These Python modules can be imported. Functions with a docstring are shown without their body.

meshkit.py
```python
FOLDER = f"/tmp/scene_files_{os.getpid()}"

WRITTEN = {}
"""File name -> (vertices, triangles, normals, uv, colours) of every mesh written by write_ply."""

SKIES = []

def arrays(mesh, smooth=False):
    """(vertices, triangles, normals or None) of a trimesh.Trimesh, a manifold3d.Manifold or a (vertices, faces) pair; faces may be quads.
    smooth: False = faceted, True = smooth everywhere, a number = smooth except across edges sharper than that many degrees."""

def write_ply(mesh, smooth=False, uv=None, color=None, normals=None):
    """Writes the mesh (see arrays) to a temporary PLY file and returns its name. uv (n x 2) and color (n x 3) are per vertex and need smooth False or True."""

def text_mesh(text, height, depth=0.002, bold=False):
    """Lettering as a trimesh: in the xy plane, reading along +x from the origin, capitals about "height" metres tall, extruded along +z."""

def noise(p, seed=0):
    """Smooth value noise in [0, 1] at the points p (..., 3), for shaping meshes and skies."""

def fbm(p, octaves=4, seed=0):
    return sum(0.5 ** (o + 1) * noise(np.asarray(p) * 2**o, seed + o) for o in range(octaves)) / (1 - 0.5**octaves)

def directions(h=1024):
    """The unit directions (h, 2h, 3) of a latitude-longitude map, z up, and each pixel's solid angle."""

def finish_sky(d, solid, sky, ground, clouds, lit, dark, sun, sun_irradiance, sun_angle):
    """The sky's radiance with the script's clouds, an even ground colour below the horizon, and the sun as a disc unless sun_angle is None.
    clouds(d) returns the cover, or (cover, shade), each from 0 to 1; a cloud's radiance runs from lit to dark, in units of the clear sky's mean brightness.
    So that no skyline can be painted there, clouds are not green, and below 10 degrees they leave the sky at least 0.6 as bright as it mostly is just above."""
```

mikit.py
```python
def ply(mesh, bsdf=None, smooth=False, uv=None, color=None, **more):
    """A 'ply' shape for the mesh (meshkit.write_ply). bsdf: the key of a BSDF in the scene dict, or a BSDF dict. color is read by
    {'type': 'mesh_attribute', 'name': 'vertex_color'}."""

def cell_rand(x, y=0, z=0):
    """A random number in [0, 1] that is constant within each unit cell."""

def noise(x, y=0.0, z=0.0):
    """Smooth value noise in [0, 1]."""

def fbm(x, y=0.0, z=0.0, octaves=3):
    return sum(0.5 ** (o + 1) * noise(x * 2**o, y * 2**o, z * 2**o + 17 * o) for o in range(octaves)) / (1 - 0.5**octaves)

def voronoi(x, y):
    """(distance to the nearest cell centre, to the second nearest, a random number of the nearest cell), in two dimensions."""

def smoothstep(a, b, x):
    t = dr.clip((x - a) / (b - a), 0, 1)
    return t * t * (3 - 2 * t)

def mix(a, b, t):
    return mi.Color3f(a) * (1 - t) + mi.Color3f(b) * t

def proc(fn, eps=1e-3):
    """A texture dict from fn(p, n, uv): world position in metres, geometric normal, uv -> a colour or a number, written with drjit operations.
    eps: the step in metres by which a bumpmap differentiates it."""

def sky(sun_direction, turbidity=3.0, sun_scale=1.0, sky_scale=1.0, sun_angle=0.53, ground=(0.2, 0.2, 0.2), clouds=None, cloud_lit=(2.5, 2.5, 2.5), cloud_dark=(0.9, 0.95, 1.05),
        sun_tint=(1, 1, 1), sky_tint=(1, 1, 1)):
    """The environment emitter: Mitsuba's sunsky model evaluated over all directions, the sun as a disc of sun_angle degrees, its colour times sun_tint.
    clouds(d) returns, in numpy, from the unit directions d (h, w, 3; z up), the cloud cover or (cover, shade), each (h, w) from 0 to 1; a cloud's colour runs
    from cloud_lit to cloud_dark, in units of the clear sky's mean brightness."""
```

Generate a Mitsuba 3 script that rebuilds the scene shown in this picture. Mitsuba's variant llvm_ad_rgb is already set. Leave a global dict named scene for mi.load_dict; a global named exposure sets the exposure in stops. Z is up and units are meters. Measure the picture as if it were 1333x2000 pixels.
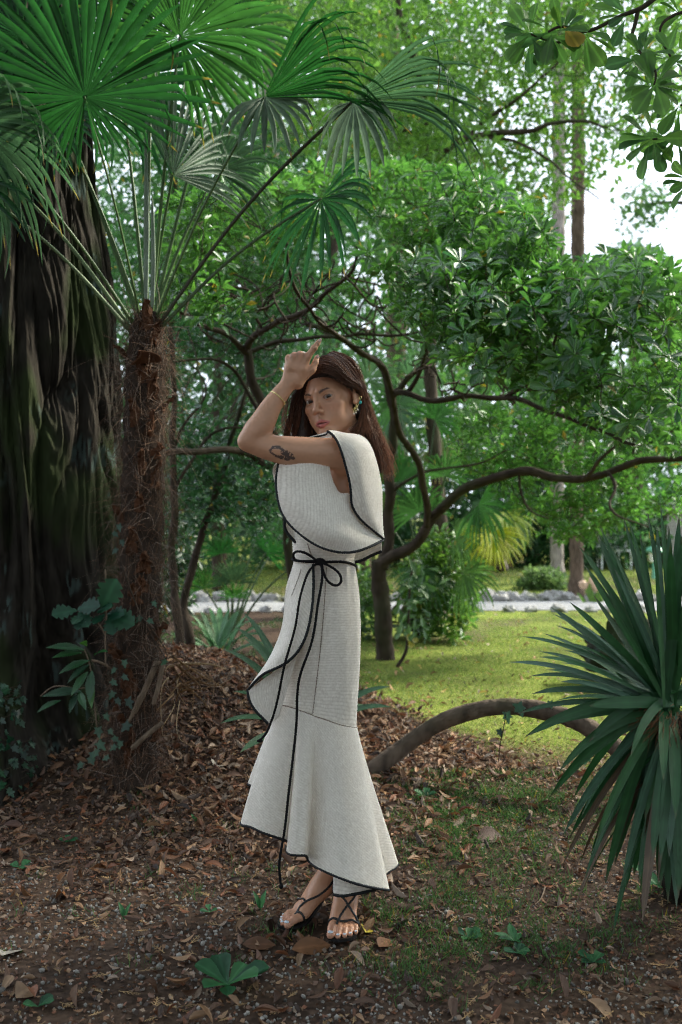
import math, random
import numpy as np, trimesh, mitsuba as mi, drjit as dr
import mikit, meshkit
from scipy.interpolate import CubicSpline, PchipInterpolator
from scipy.spatial import cKDTree

T = mi.ScalarTransform4f
scene, labels = {}, {}

# ------------------------------------------------------------------ camera, sky, exposure
FPX, EYE = 1944.0, 1.25          # focal length in pixels of the 1333 x 2000 photograph, eye height
scene['camera'] = {'type': 'thinlens', 'fov': math.degrees(2 * math.atan(1000 / FPX)), 'fov_axis': 'y',
                   'aperture_radius': 0.0055, 'focus_distance': 3.0, 'near_clip': 0.05, 'far_clip': 600.0,
                   'to_world': T().look_at(origin=[0, 0, EYE], target=[0, 1, EYE], up=[0, 0, 1])}
scene['sky'] = mikit.sky([0.72, 0.34, 0.62], turbidity=4, sun_scale=1.0, sun_angle=9, clouds=lambda d: 1.0,
                         cloud_lit=(2.35, 2.6, 2.95), sun_tint=(.82, .96, 1.10), sky_scale=1.0)
exposure = 3.1

# ------------------------------------------------------------------ helpers
def P(u, v, Y):
    """A point at depth Y that the photograph shows at pixel (u, v)."""
    return np.array([(u - 666.5) * Y / FPX, Y, EYE - (v - 1000.0) * Y / FPX])

def PW(a, Y0=0.0):
    return np.array([P(u, v, Y0 + d) for u, v, d in a])

def nm(name, parent=None):
    base = (parent + '__' if parent else '') + name
    if base not in scene and base not in labels and base not in used:
        used.add(base); return base
    i = 1
    while True:
        k = f'{base}_{i:03d}'
        if k not in used and k not in scene:
            used.add(k); return k
        i += 1
used = set()

def thing(name, label, cat, group=None):
    k = nm(name); labels[k] = {'label': label, 'category': cat}
    if group: labels[k]['group'] = group
    return k

def obj(name, mesh, bsdf, parent=None, smooth=True, color=None, uv=None, label=None, cat=None, group=None, kind=None):
    k = nm(name, parent)
    scene[k] = mikit.ply(mesh, bsdf, smooth=smooth, color=color, uv=uv)
    d = {}
    if label: d['label'] = label
    if cat: d['category'] = cat
    if group: d['group'] = group
    if kind: d['kind'] = kind
    if d: labels[k] = d
    return k

def struct(name, mesh, bsdf, smooth=True, **kw):
    return obj(name, mesh, bsdf, None, smooth, kind='structure', **kw)

class MB:
    """Collects vertex, face (and colour) arrays into one mesh."""
    def __init__(s): s.v, s.f, s.c, s.n = [], [], [], 0
    def add(s, v, f, c=None):
        v = np.asarray(v, np.float32); f = np.asarray(f, np.int64)
        if len(f) == 0: return
        if f.shape[1] == 4: f = np.vstack([f[:, [0, 1, 2]], f[:, [0, 2, 3]]])
        s.v.append(v); s.f.append(f + s.n); s.n += len(v)
        if c is not None:
            c = np.asarray(c, np.float32)
            s.c.append(np.broadcast_to(c, (len(v), 3)))
    def mesh(s): return (np.vstack(s.v), np.vstack(s.f))
    def col(s): return np.vstack(s.c) if s.c else None
    def put(s, name, bsdf, parent=None, smooth=True, **kw):
        return obj(name, s.mesh(), bsdf, parent, smooth, color=s.col(), **kw)

def unit(a): return a / np.maximum(np.linalg.norm(a, axis=-1, keepdims=True), 1e-9)

def spline(pts, n, closed=False):
    p = np.asarray(pts, float)
    if closed: p = np.vstack([p, p[:1]])
    s = np.r_[0, np.cumsum(np.maximum(np.linalg.norm(np.diff(p[:, :3], axis=0), axis=1), 1e-5) ** 0.6)]
    if len(p) == 2: return p[0] + (p[1] - p[0]) * np.linspace(0, 1, n)[:, None]
    cs = CubicSpline(s, p, bc_type='periodic' if closed else 'natural')
    return cs(np.linspace(0, s[-1], n, endpoint=not closed))

def frames(p):
    t = unit(np.gradient(p, axis=0))
    a = np.zeros_like(p); ref = np.array([0, 0, 1.0]) if abs(t[0, 2]) < 0.85 else np.array([1.0, 0, 0])
    cur = ref - t[0] * (ref @ t[0]); cur /= np.linalg.norm(cur)
    for i in range(len(p)):
        cur = cur - t[i] * (cur @ t[i]); cur /= max(np.linalg.norm(cur), 1e-9); a[i] = cur
    return t, a, np.cross(t, a)

def tube(p, r, sides=8, cap=True, flat=1.0, closed=False):
    p = np.asarray(p, float); n = len(p); r = np.broadcast_to(np.asarray(r, float), (n,))
    t, a, b = frames(p)
    ang = np.arange(sides) * 2 * np.pi / sides
    v = p[:, None] + r[:, None, None] * (np.cos(ang)[None, :, None] * a[:, None] + flat * np.sin(ang)[None, :, None] * b[:, None])
    i, j = np.meshgrid(np.arange(n if closed else n - 1), np.arange(sides), indexing='ij')
    i2 = (i + 1) % n
    q = np.stack([i * sides + j, i * sides + (j + 1) % sides, i2 * sides + (j + 1) % sides, i2 * sides + j], -1).reshape(-1, 4)
    f = np.vstack([q[:, [0, 1, 2]], q[:, [0, 2, 3]]]); v = v.reshape(-1, 3)
    if cap and not closed:
        v = np.vstack([v, p[:1] - t[:1] * r[0] * .4, p[-1:] + t[-1:] * r[-1] * .4]); k = np.arange(sides); m = n * sides
        f = np.vstack([f, np.stack([(k + 1) % sides, k, k * 0 + m], 1), np.stack([(n - 1) * sides + k, (n - 1) * sides + (k + 1) % sides, k * 0 + m + 1], 1)])
    return v, f

def gridfaces(n, m, wrap=False):
    i, j = np.meshgrid(np.arange(n - 1), np.arange(m if wrap else m - 1), indexing='ij')
    j2 = (j + 1) % m
    return np.stack([i * m + j, i * m + j2, (i + 1) * m + j2, (i + 1) * m + j], -1).reshape(-1, 4)

def patch(rows, n, m, ease=None):
    """A smooth surface through rows of control points: (n x m) points. Rows may differ in length."""
    r = np.array([spline(x, m) for x in rows])
    if len(rows) == 2: return r[0][None] + (r[1] - r[0])[None] * np.linspace(0, 1, n)[:, None, None]
    k = np.r_[0, np.cumsum(np.linalg.norm(np.diff(r, axis=0), axis=2).mean(1) ** 0.7)]
    return CubicSpline(k, r, bc_type='natural')(np.linspace(0, k[-1], n))

def cloth(g, thick=0.003, wrap=False):
    """Thickens a grid of points (n, m, 3) into a closed sheet. Returns vertices, faces, uv in metres."""
    n, m = g.shape[:2]
    du = np.gradient(g, axis=1) if not wrap else (np.roll(g, -1, 1) - np.roll(g, 1, 1)) / 2
    dv = np.gradient(g, axis=0)
    nr = unit(np.cross(du, dv))
    top, bot = g + nr * thick / 2, g - nr * thick / 2
    q = gridfaces(n, m, wrap); o = n * m
    F = [q, q[:, ::-1] + o]
    def side(idx):
        a, b = idx[:-1], idx[1:]
        return np.stack([a, a + o, b + o, b], 1)
    I = np.arange(o).reshape(n, m)
    if wrap:
        for row, s in ((I[0], 1), (I[-1], -1)):
            e = side(np.r_[row, row[:1]]); F.append(e if s > 0 else e[:, ::-1])
    else:
        for row, s in ((I[0], 1), (I[-1], -1), (I[:, 0], -1), (I[:, -1], 1)):
            e = side(row); F.append(e if s > 0 else e[:, ::-1])
    lu = np.r_[0, np.cumsum(np.linalg.norm(np.diff(g[n // 2], axis=0), axis=1))]
    lv = np.r_[0, np.cumsum(np.linalg.norm(np.diff(g[:, m // 2], axis=0), axis=1))]
    uv = np.stack(np.meshgrid(lu, lv), -1).reshape(-1, 2)
    return np.vstack([top.reshape(-1, 3), bot.reshape(-1, 3)]), np.vstack(F), np.vstack([uv, uv])

def surface_nets(fn, lo, hi, h, block=10):
    """Meshes the zero set of fn(points) -> distance inside a box (vectorised, far blocks skipped)."""
    lo = np.asarray(lo, float); n = np.ceil((np.asarray(hi) - lo) / h).astype(int) + 1
    F = np.empty(n, np.float32)
    nb = [range(0, k, block) for k in n]
    cs = np.array([[a, b, c] for a in nb[0] for b in nb[1] for c in nb[2]])
    d = fn((lo + (cs + block / 2 - .5) * h).astype(np.float32)); far = np.abs(d) > block * h * 0.87 * 1.35 + 2 * h
    for (a, b, c), dd, skip in zip(cs, d, far):
        if skip: F[a:a + block, b:b + block, c:c + block] = dd
    near = cs[~far]
    loc = np.stack(np.meshgrid(*[np.arange(block)] * 3, indexing='ij'), -1).reshape(-1, 3)
    for k in range(0, len(near), 200):
        nn = near[k:k + 200]
        pts = (lo + (nn[:, None] + loc[None]) * h).reshape(-1, 3).astype(np.float32)
        val = fn(pts).reshape(len(nn), block, block, block)
        for (a, b, c), w in zip(nn, val):
            s = F[a:a + block, b:b + block, c:c + block]; s[...] = w[:s.shape[0], :s.shape[1], :s.shape[2]]
    ins = F < 0
    c = np.stack([ins[i:n[0] - 1 + i, j:n[1] - 1 + j, k:n[2] - 1 + k] for i in (0, 1) for j in (0, 1) for k in (0, 1)])
    act = c.any(0) & ~c.all(0)
    ids = np.full(act.shape, -1); ids[act] = np.arange(act.sum()); at = np.argwhere(act)
    acc = np.zeros((len(at), 3)); cnt = np.zeros(len(at))
    off = np.array([[i, j, k] for i in (0, 1) for j in (0, 1) for k in (0, 1)])
    for a in range(8):
        for b in range(a + 1, 8):
            if np.abs(off[a] - off[b]).sum() != 1: continue
            fa, fb = F[tuple((at + off[a]).T)], F[tuple((at + off[b]).T)]
            m = (fa < 0) != (fb < 0)
            t = np.where(m, fa / np.where(m, fa - fb, 1), 0)[:, None]
            acc += np.where(m[:, None], off[a] + t * (off[b] - off[a]), 0); cnt += m
    V = lo + (at + acc / cnt[:, None]) * h
    Q = []
    for ax in range(3):
        e = [0, 0, 0]; e[ax] = 1
        A = ins[:n[0] - e[0], :n[1] - e[1], :n[2] - e[2]]; B = ins[e[0]:, e[1]:, e[2]:]
        u, w = [k for k in range(3) if k != ax]
        idx = np.argwhere(A != B); idx = idx[(idx[:, u] > 0) & (idx[:, w] > 0) & (idx[:, u] < n[u] - 1) & (idx[:, w] < n[w] - 1)]
        if not len(idx): continue
        eu = np.eye(3, dtype=int)[u]; ew = np.eye(3, dtype=int)[w]
        g = lambda o: ids[tuple((idx - o).T)]
        q = np.stack([g(eu + ew), g(ew), g(0 * eu), g(eu)], 1)
        flip = A[tuple(idx.T)] ^ (ax == 1)
        q = np.where(flip[:, None], q, q[:, ::-1]); Q.append(q[(q >= 0).all(1)])
    return V, np.vstack(Q)

# distance functions on points p (n, 3)
def s_cone(p, a, b, ra, rb):
    a, b = np.asarray(a, np.float32), np.asarray(b, np.float32); ab = b - a
    t = np.clip(((p - a) @ ab) / max(float(ab @ ab), 1e-9), 0, 1)
    return np.linalg.norm(p - a - t[:, None] * ab, axis=1) - (ra + (rb - ra) * t)
def s_ell(p, c, r, R=None):
    q = p - np.asarray(c, np.float32)
    if R is not None: q = q @ np.asarray(R, np.float32)
    r = np.asarray(r, np.float32); k0 = np.linalg.norm(q / r, axis=1); k1 = np.linalg.norm(q / (r * r), axis=1)
    return k0 * (k0 - 1) / np.maximum(k1, 1e-6)
def smin(a, b, k):
    h = np.clip(.5 + .5 * (b - a) / k, 0, 1)
    return b + (a - b) * h - k * h * (1 - h)
def smax(a, b, k): return -smin(-a, -b, k)

def rotz(a): c, s = math.cos(a), math.sin(a); return np.array([[c, -s, 0], [s, c, 0], [0, 0, 1.0]])
def roty(a): c, s = math.cos(a), math.sin(a); return np.array([[c, 0, s], [0, 1.0, 0], [-s, 0, c]])
def rotx(a): c, s = math.cos(a), math.sin(a); return np.array([[1.0, 0, 0], [0, c, -s], [0, s, c]])

def ico(sub=2):
    m = trimesh.creation.icosphere(subdivisions=sub); return np.array(m.vertices), np.array(m.faces)

# ------------------------------------------------------------------ materials
VC = {'type': 'mesh_attribute', 'name': 'vertex_color'}
def rgb(*c): return {'type': 'rgb', 'value': list(c)}
def bsdf(name, **kw): scene[name] = kw; return name
def principled(name, color, rough=0.6, spec=0.4, **kw):
    scene[name] = {'type': 'twosided', 'bsdf': {'type': 'principled', 'base_color': color if isinstance(color, dict) else rgb(*color), 'roughness': rough, 'specular': spec, **kw}}
    return name
# ------------------------------------------------------------------ ground
def gz(x, y):
    x, y = np.asarray(x, float), np.asarray(y, float)
    sy = np.where(y < 5.35, .72, 1.5); sx = np.where(x > -.98, .98, .74)
    m = .50 * np.exp(-(((x + .98) / sx) ** 2 + ((y - 5.35) / sy) ** 2))
    p = np.stack([x * 1.3, y * 1.3, 0 * x], -1); q = np.stack([x * 7, y * 7, 0 * x], -1)
    near = np.exp(-(y / 14) ** 2)
    return m + near * (.035 * (meshkit.noise(p, 1) - .5) + .012 * (meshkit.noise(q, 2) - .5)) + .0 * x
def graded(a, b, step, far):
    k = list(np.arange(a, b, step)); s = step
    while k[-1] < far: s *= 1.22; k.append(k[-1] + s)
    s = step
    while k[0] > -far: s *= 1.22; k.insert(0, k[0] - s)
    return np.array(k)
gx, gy = graded(-3.6, 3.6, .04, 140), graded(1.2, 9.0, .04, 140)
X, Yy = np.meshgrid(gx, gy); G = np.stack([X, Yy, gz(X, Yy)], -1)
LAWN = lambda x, y: mikit.smoothstep(0.0, .9, y - (4.70 + 1.55 * mikit.smoothstep(.9, -.1, x) + .8 * (mikit.noise(x * 1.7, y * 1.7, 3.0) - .5)) ) * mikit.smoothstep(-.7, .3, x + .9 * (mikit.noise(x * .9, y * .9, 8.0) - .5) + mikit.smoothstep(12.5, 14.5, y) * 30)
def lawn_np(x, y):
    sm = lambda a, b, t: (lambda k: k * k * (3 - 2 * k))(np.clip((t - a) / (b - a), 0, 1))
    return sm(0, .9, y - (4.70 + 1.55 * sm(.9, -.1, x))) * sm(-.7, .3, x + sm(12.5, 14.5, y) * 30)
def ground_col(p, n, uv):
    a = mikit.fbm(p.x * 9, p.y * 9, 1.0, octaves=4); b = mikit.noise(p.x * 70, p.y * 70, 2.0); c = mikit.fbm(p.x * 2.1, p.y * 2.1, 5.0)
    soil = mikit.mix((.024, .015, .0105), (.082, .053, .037), dr.clip(a * .9 + (b - .5) * .7, 0, 1))
    turf = mikit.mix((.085, .098, .026), (.18, .215, .042), dr.clip(.15 + 1.6 * (c - .3) + (b - .5) * .8, 0, 1))
    bare = mikit.smoothstep(.56, .70, mikit.fbm(p.x * 1.1 + 7, p.y * .8, 9.0))
    return mikit.mix(soil, mikit.mix(turf, (.10, .075, .05), bare * .7), LAWN(p.x, p.y))
scene['ground_mat'] = {'type': 'twosided', 'bsdf': {'type': 'bumpmap', 'arbitrary': mikit.proc(lambda p, n, uv: .012 * mikit.fbm(p.x * 45, p.y * 45, 1.0, octaves=3), eps=3e-3), 'scale': 1.0,
                       'bsdf': {'type': 'principled', 'base_color': mikit.proc(ground_col), 'roughness': .95, 'specular': .15}}}
struct('ground', (G.reshape(-1, 3), gridfaces(*G.shape[:2])), 'ground_mat', True)

# gravel path crossing behind, with its rows of edging stones
px = np.linspace(-14, 14, 320)
pe = .22 * (meshkit.noise(np.stack([px * .9, 0 * px, 0 * px], 1), 7) - .5) + .10 * (meshkit.noise(np.stack([px * 4.3, 0 * px, 0 * px], 1), 8) - .5) + .012 * px
PY0, PY1 = 12.5, 13.75
pg = np.stack([np.stack([px, PY0 + (PY1 - PY0) * t + pe, gz(px, PY0 + (PY1 - PY0) * t + pe) + .008 + .03 * math.sin(math.pi * t)], 1) for t in np.linspace(0, 1, 8)], 0)
scene['path_mat'] = {'type': 'twosided', 'bsdf': {'type': 'principled', 'base_color': mikit.proc(lambda p, n, uv: mikit.mix((.14, .14, .14), (.28, .28, .285), mikit.fbm(p.x * 30, p.y * 30, 1.0))), 'roughness': .95, 'specular': .1}}
struct('path', (pg.reshape(-1, 3), gridfaces(*pg.shape[:2])), 'path_mat', True)
scene['rock_mat'] = {'type': 'principled', 'base_color': mikit.proc(lambda p, n, uv: mikit.mix(mikit.mix((.12, .115, .11), (.44, .43, .42), mikit.fbm(p.x * 14, p.y * 14, p.z * 14, octaves=4)), (.07, .09, .04), mikit.smoothstep(.55, .75, mikit.noise(p.x * 6, p.y * 6, p.z * 9)) * .5)), 'roughness': .9, 'specular': .2}
rng = np.random.default_rng(21)
def rock(c, r, sub=2, seed=0, flat=.7):
    v, f = ico(sub); v = v * (1 + .85 * (meshkit.noise(v * 1.5 + seed * 3.7, seed) - .5)[:, None] + .50 * (meshkit.noise(v * 3.6 + seed, seed + 1) - .5)[:, None])
    v = v @ rotz(seed * 1.7).T * np.array([1.15, .85, flat]) * r
    return v + c, f
for k in range(90):
    back = k < 60
    x = (-5.2 + 10.6 * k / 60 if back else -4.6 + 10 * (k - 60) / 30) + rng.uniform(-.06, .06)
    y = (PY1 + .10 if back else PY0 - .10) + .012 * x + rng.uniform(-.05, .05)
    r = rng.uniform(.08, .135) if back else rng.uniform(.05, .09)
    obj('edging_stone', rock((x, y, float(gz(x, y)) + r * .35), r, 2, k, .85), 'rock_mat', None, 25, label='rough grey stone in the row along the far edge of the gravel path' if back else 'low stone in the row along the near edge of the gravel path',
        cat='stone', group='stones along the far edge of the path' if back else 'stones along the near edge of the path')

# ------------------------------------------------------------------ foliage tools
def leafmat(name, trans=.9, gloss=.07, alpha=.28):
    scene[name] = {'type': 'blendbsdf', 'weight': gloss,
                   'first': {'type': 'principledthin', 'base_color': VC, 'roughness': .6, 'diff_trans': trans, 'flatness': .2},
                   'second': {'type': 'twosided', 'bsdf': {'type': 'roughconductor', 'material': 'none', 'alpha': alpha, 'specular_reflectance': rgb(.85, .88, .9)}}}
    return name
leafmat('leaf'); leafmat('leaf_glossy', 1.1, .075, .24); leafmat('leaf_far', 1.15, .03, .35); leafmat('grass_mat', .9, .03, .4); leafmat('dry_leaf', .35, .03, .4)
def tonemat(name, palette, trans=.8, gloss=.07, alpha=.28, rib=.35, tip=None, tipchance=.4, fine=1.0, segvar=0):
    """A leaf material whose uv says which tone of the palette (whole part of u) and where on the blade (rest of u across, v along)."""
    def col(p, n, uv):
        t = dr.floor(uv.x); x = uv.x - t - .5; c = mi.Color3f(palette[0])
        for k in range(1, len(palette)): c = dr.select(t > k - .5, mi.Color3f(palette[k]), c)
        c = c * (.80 + .40 * mikit.noise(p.x * 38 * fine, p.y * 38 * fine, p.z * 38 * fine)) * (1 + rib * mikit.smoothstep(.09, .02, dr.abs(x)))
        if segvar: c = c * (1 - segvar + 2 * segvar * mikit.cell_rand(uv.x * 61))
        if tip is not None: c = mikit.mix(c, tip, mikit.smoothstep(.90, .97, uv.y) * dr.select(mikit.cell_rand(uv.x * 53 + t * 7) < tipchance, .8, .0))
        return c
    scene[name] = {'type': 'blendbsdf', 'weight': gloss, 'first': {'type': 'principledthin', 'base_color': mikit.proc(col), 'roughness': .6, 'diff_trans': trans},
                   'second': {'type': 'twosided', 'bsdf': {'type': 'roughconductor', 'material': 'none', 'alpha': alpha, 'specular_reflectance': rgb(.85, .88, .9)}}}
    return name
def leafuv(v, tone): w = np.abs(v[:, 1]).max(); return np.stack([tone + .5 + .42 * v[:, 1] / w, v[:, 0]], 1)
def libset(vf, cols, name, width=1.0, **kw):
    tonemat(name, cols, **kw); v, f = vf
    return [mikit.ply((v * [1, width, 1], f), name, smooth=True, uv=leafuv(v, k)) for k in range(len(cols))]
def barkmat(name, lo, hi, moss=.0, fr=22, depth=.004):
    def col(p, n, uv):
        a = mikit.fbm(p.x * fr, p.y * fr, p.z * fr * .35, octaves=4); m = mikit.smoothstep(.45, .7, mikit.fbm(p.x * 4, p.y * 4, p.z * 3 + 9)) * moss
        return mikit.mix(mikit.mix(lo, hi, dr.clip(a * 1.3 - .15, 0, 1)), (.035, .055, .018), m)
    scene[name] = {'type': 'twosided', 'bsdf': {'type': 'bumpmap', 'arbitrary': mikit.proc(lambda p, n, uv: depth * mikit.fbm(p.x * fr * 1.6, p.y * fr * 1.6, p.z * fr * .6, octaves=3), eps=2e-3), 'scale': 1.0,
                   'bsdf': {'type': 'principled', 'base_color': mikit.proc(col), 'roughness': .9, 'specular': .2}}}
barkmat('bark', (.022, .016, .012), (.085, .064, .048), .35)
barkmat('bark_pale', (.06, .05, .045), (.22, .19, .165), .1)
def old_col(p, n, uv):
    wo = .09 * (mikit.fbm(p.x * 4, p.y * 4, p.z * 3.5, octaves=2) - .5)
    st = mikit.fbm((p.x + wo) * 19, (p.y + wo) * 19, p.z * 6.5, octaves=4); cr = mikit.noise(p.x * 90, p.y * 90, p.z * 9); pl = mikit.fbm(p.x * 9, p.y * 9, p.z * 6 + 3, octaves=3)
    c = mikit.mix((.010, .008, .0065), (.043, .037, .030), dr.clip(st * 1.3 - .28 + (cr - .5) * .35, 0, 1))
    c = mikit.mix(c, (.022, .036, .010), mikit.smoothstep(.44, .66, mikit.fbm(p.x * 5, p.y * 5, p.z * 2.2 + 9)) * .75)
    return mikit.mix(c, (.060, .092, .085), mikit.smoothstep(.62, .74, pl) * mikit.smoothstep(.4, .6, cr) * .7)
scene['bark_old'] = {'type': 'twosided', 'bsdf': {'type': 'bumpmap', 'arbitrary': mikit.proc(lambda p, n, uv: .014 * mikit.fbm(p.x * 48, p.y * 48, p.z * 6, octaves=3), eps=2e-3), 'scale': 1.0, 'bsdf': {'type': 'principled', 'base_color': mikit.proc(old_col), 'roughness': .92, 'specular': .15}}}

def tmpl(rows, fold=.10, bend=.12):
    """rows: (along, half width). A leaf with a midrib: vertices (n, 3), triangles."""
    v, f = [], []; prev = None
    for t, w in rows:
        h = -bend * t * t; i = len(v)
        if w <= 1e-6: v.append((t, 0, h)); cur = [i, i, i]
        else:
            v += [(t, -w, h + fold * w), (t, 0, h), (t, w, h + fold * w)]; cur = [i, i + 1, i + 2]
        if prev is not None:
            for a, b in ((0, 1), (1, 2)):
                q = [prev[a], prev[b], cur[b], cur[a]]
                for tri in ([q[0], q[1], q[2]], [q[0], q[2], q[3]]):
                    if len(set(tri)) == 3: f.append(tri)
        prev = cur
    return np.array(v, float), np.array(f)
OBO = tmpl([(0, 0.04), (.30, .20), (.55, .40), (.78, .50), (.94, .34), (1, 0)], .25, .10)
OBO_MID = tmpl([(0, 0), (.60, .46), (1, 0)], .3, .12)
LANCE = tmpl([(0, 0.02), (.25, .36), (.5, .50), (.78, .30), (1, 0)], .25, .15)
FAR = (np.array([(0, 0, 0), (.55, -.5, .06), (1, 0, -.08), (.55, .5, .06)], float), np.array([[0, 1, 2], [0, 2, 3]]))
BLADE = (np.array([(0, -.5, 0), (0, .5, 0), (.55, .32, .0), (.55, -.32, .0), (1, 0, 0)], float), np.array([[0, 1, 2], [0, 2, 3], [3, 2, 4]]))

def leaves(T_, pos, d, n, L, Wd, col):
    """Many leaves as one run of arrays: position, direction, normal, length, width, colour (each (k, 3) or (k,))."""
    tv, tf = T_; d = unit(d); s = unit(np.cross(n, d)); nn = np.cross(d, s); k = len(pos)
    L, Wd = np.broadcast_to(L, (k,)), np.broadcast_to(Wd, (k,))
    v = pos[:, None] + tv[None, :, 0, None] * L[:, None, None] * d[:, None] + tv[None, :, 1, None] * Wd[:, None, None] * s[:, None] + tv[None, :, 2, None] * L[:, None, None] * nn[:, None]
    f = tf[None] + (np.arange(k) * len(tv))[:, None, None]
    c = np.repeat(col, len(tv), 0)
    return v.reshape(-1, 3), f.reshape(-1, 3), c
def rosettes(rng, cen, axis, nl, L, ar=.40, lo=45, hi=105):
    """nl leaves round each centre. Returns pos, dir, normal, length."""
    k = len(cen); a = unit(axis); ref = np.where(np.abs(a[:, 2:]) < .9, [[0, 0, 1.0]], [[1.0, 0, 0]]); e1 = unit(np.cross(a, ref)); e2 = np.cross(a, e1)
    j = np.arange(nl)[None]; ph = j * 2.399963 + rng.random((k, 1)) * 6.28 + rng.normal(0, .25, (k, nl)); th = np.radians(lo + (hi - lo) * (j + rng.random((k, nl))) / nl)
    d = np.cos(th)[..., None] * a[:, None] + np.sin(th)[..., None] * (np.cos(ph)[..., None] * e1[:, None] + np.sin(ph)[..., None] * e2[:, None])
    d = unit(d + rng.normal(0, .14, d.shape)); n = a[:, None] - d * np.sum(a[:, None] * d, -1, keepdims=True) + rng.normal(0, .18, d.shape)
    p = cen[:, None] + d * .012
    return p.reshape(-1, 3), d.reshape(-1, 3), unit(n).reshape(-1, 3), (L * (.65 + .5 * rng.random((k, nl)))).reshape(-1)
def leafcol(rng, k, a, b, yellow=.01):
    t = rng.random((k, 1)); c = (np.array(a) * (1 - t) + np.array(b) * t) * (.75 + .5 * rng.random((k, 1)))
    y = rng.random(k) < yellow; c[y] = np.array([.42, .32, .03]) * (.6 + .5 * rng.random((y.sum(), 1)))
    return c
def inpoly(poly, pts):
    x, y = pts[:, 0], pts[:, 1]; r = np.zeros(len(pts), bool); p = np.array(poly, float)
    for (x0, y0), (x1, y1) in zip(p, np.roll(p, -1, 0)):
        m = (y0 > y) != (y1 > y); r ^= m & (x < (x1 - x0) * (y - y0) / np.where(y1 == y0, 1e-9, y1 - y0) + x0)
    return r
def volume(rng, poly, n, y0, y1, clump=.0, cs=1.2, seed=0):
    """n points in the cone of a region seen from the path, between two depths, thinned into clumps."""
    p = np.array(poly, float); out = []
    while sum(map(len, out)) < n:
        q = p.min(0) + rng.random((n * 2, 2)) * (p.max(0) - p.min(0)); q = q[inpoly(poly, q)]
        Yd = y0 + (y1 - y0) * rng.random(len(q))
        w = np.stack([(q[:, 0] - 666.5) * Yd / FPX, Yd, EYE - (q[:, 1] - 1000) * Yd / FPX], 1)
        if clump: w = w[meshkit.fbm(w * cs, 2, seed) > clump]
        out.append(w)
    return np.vstack(out)[:n]
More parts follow.
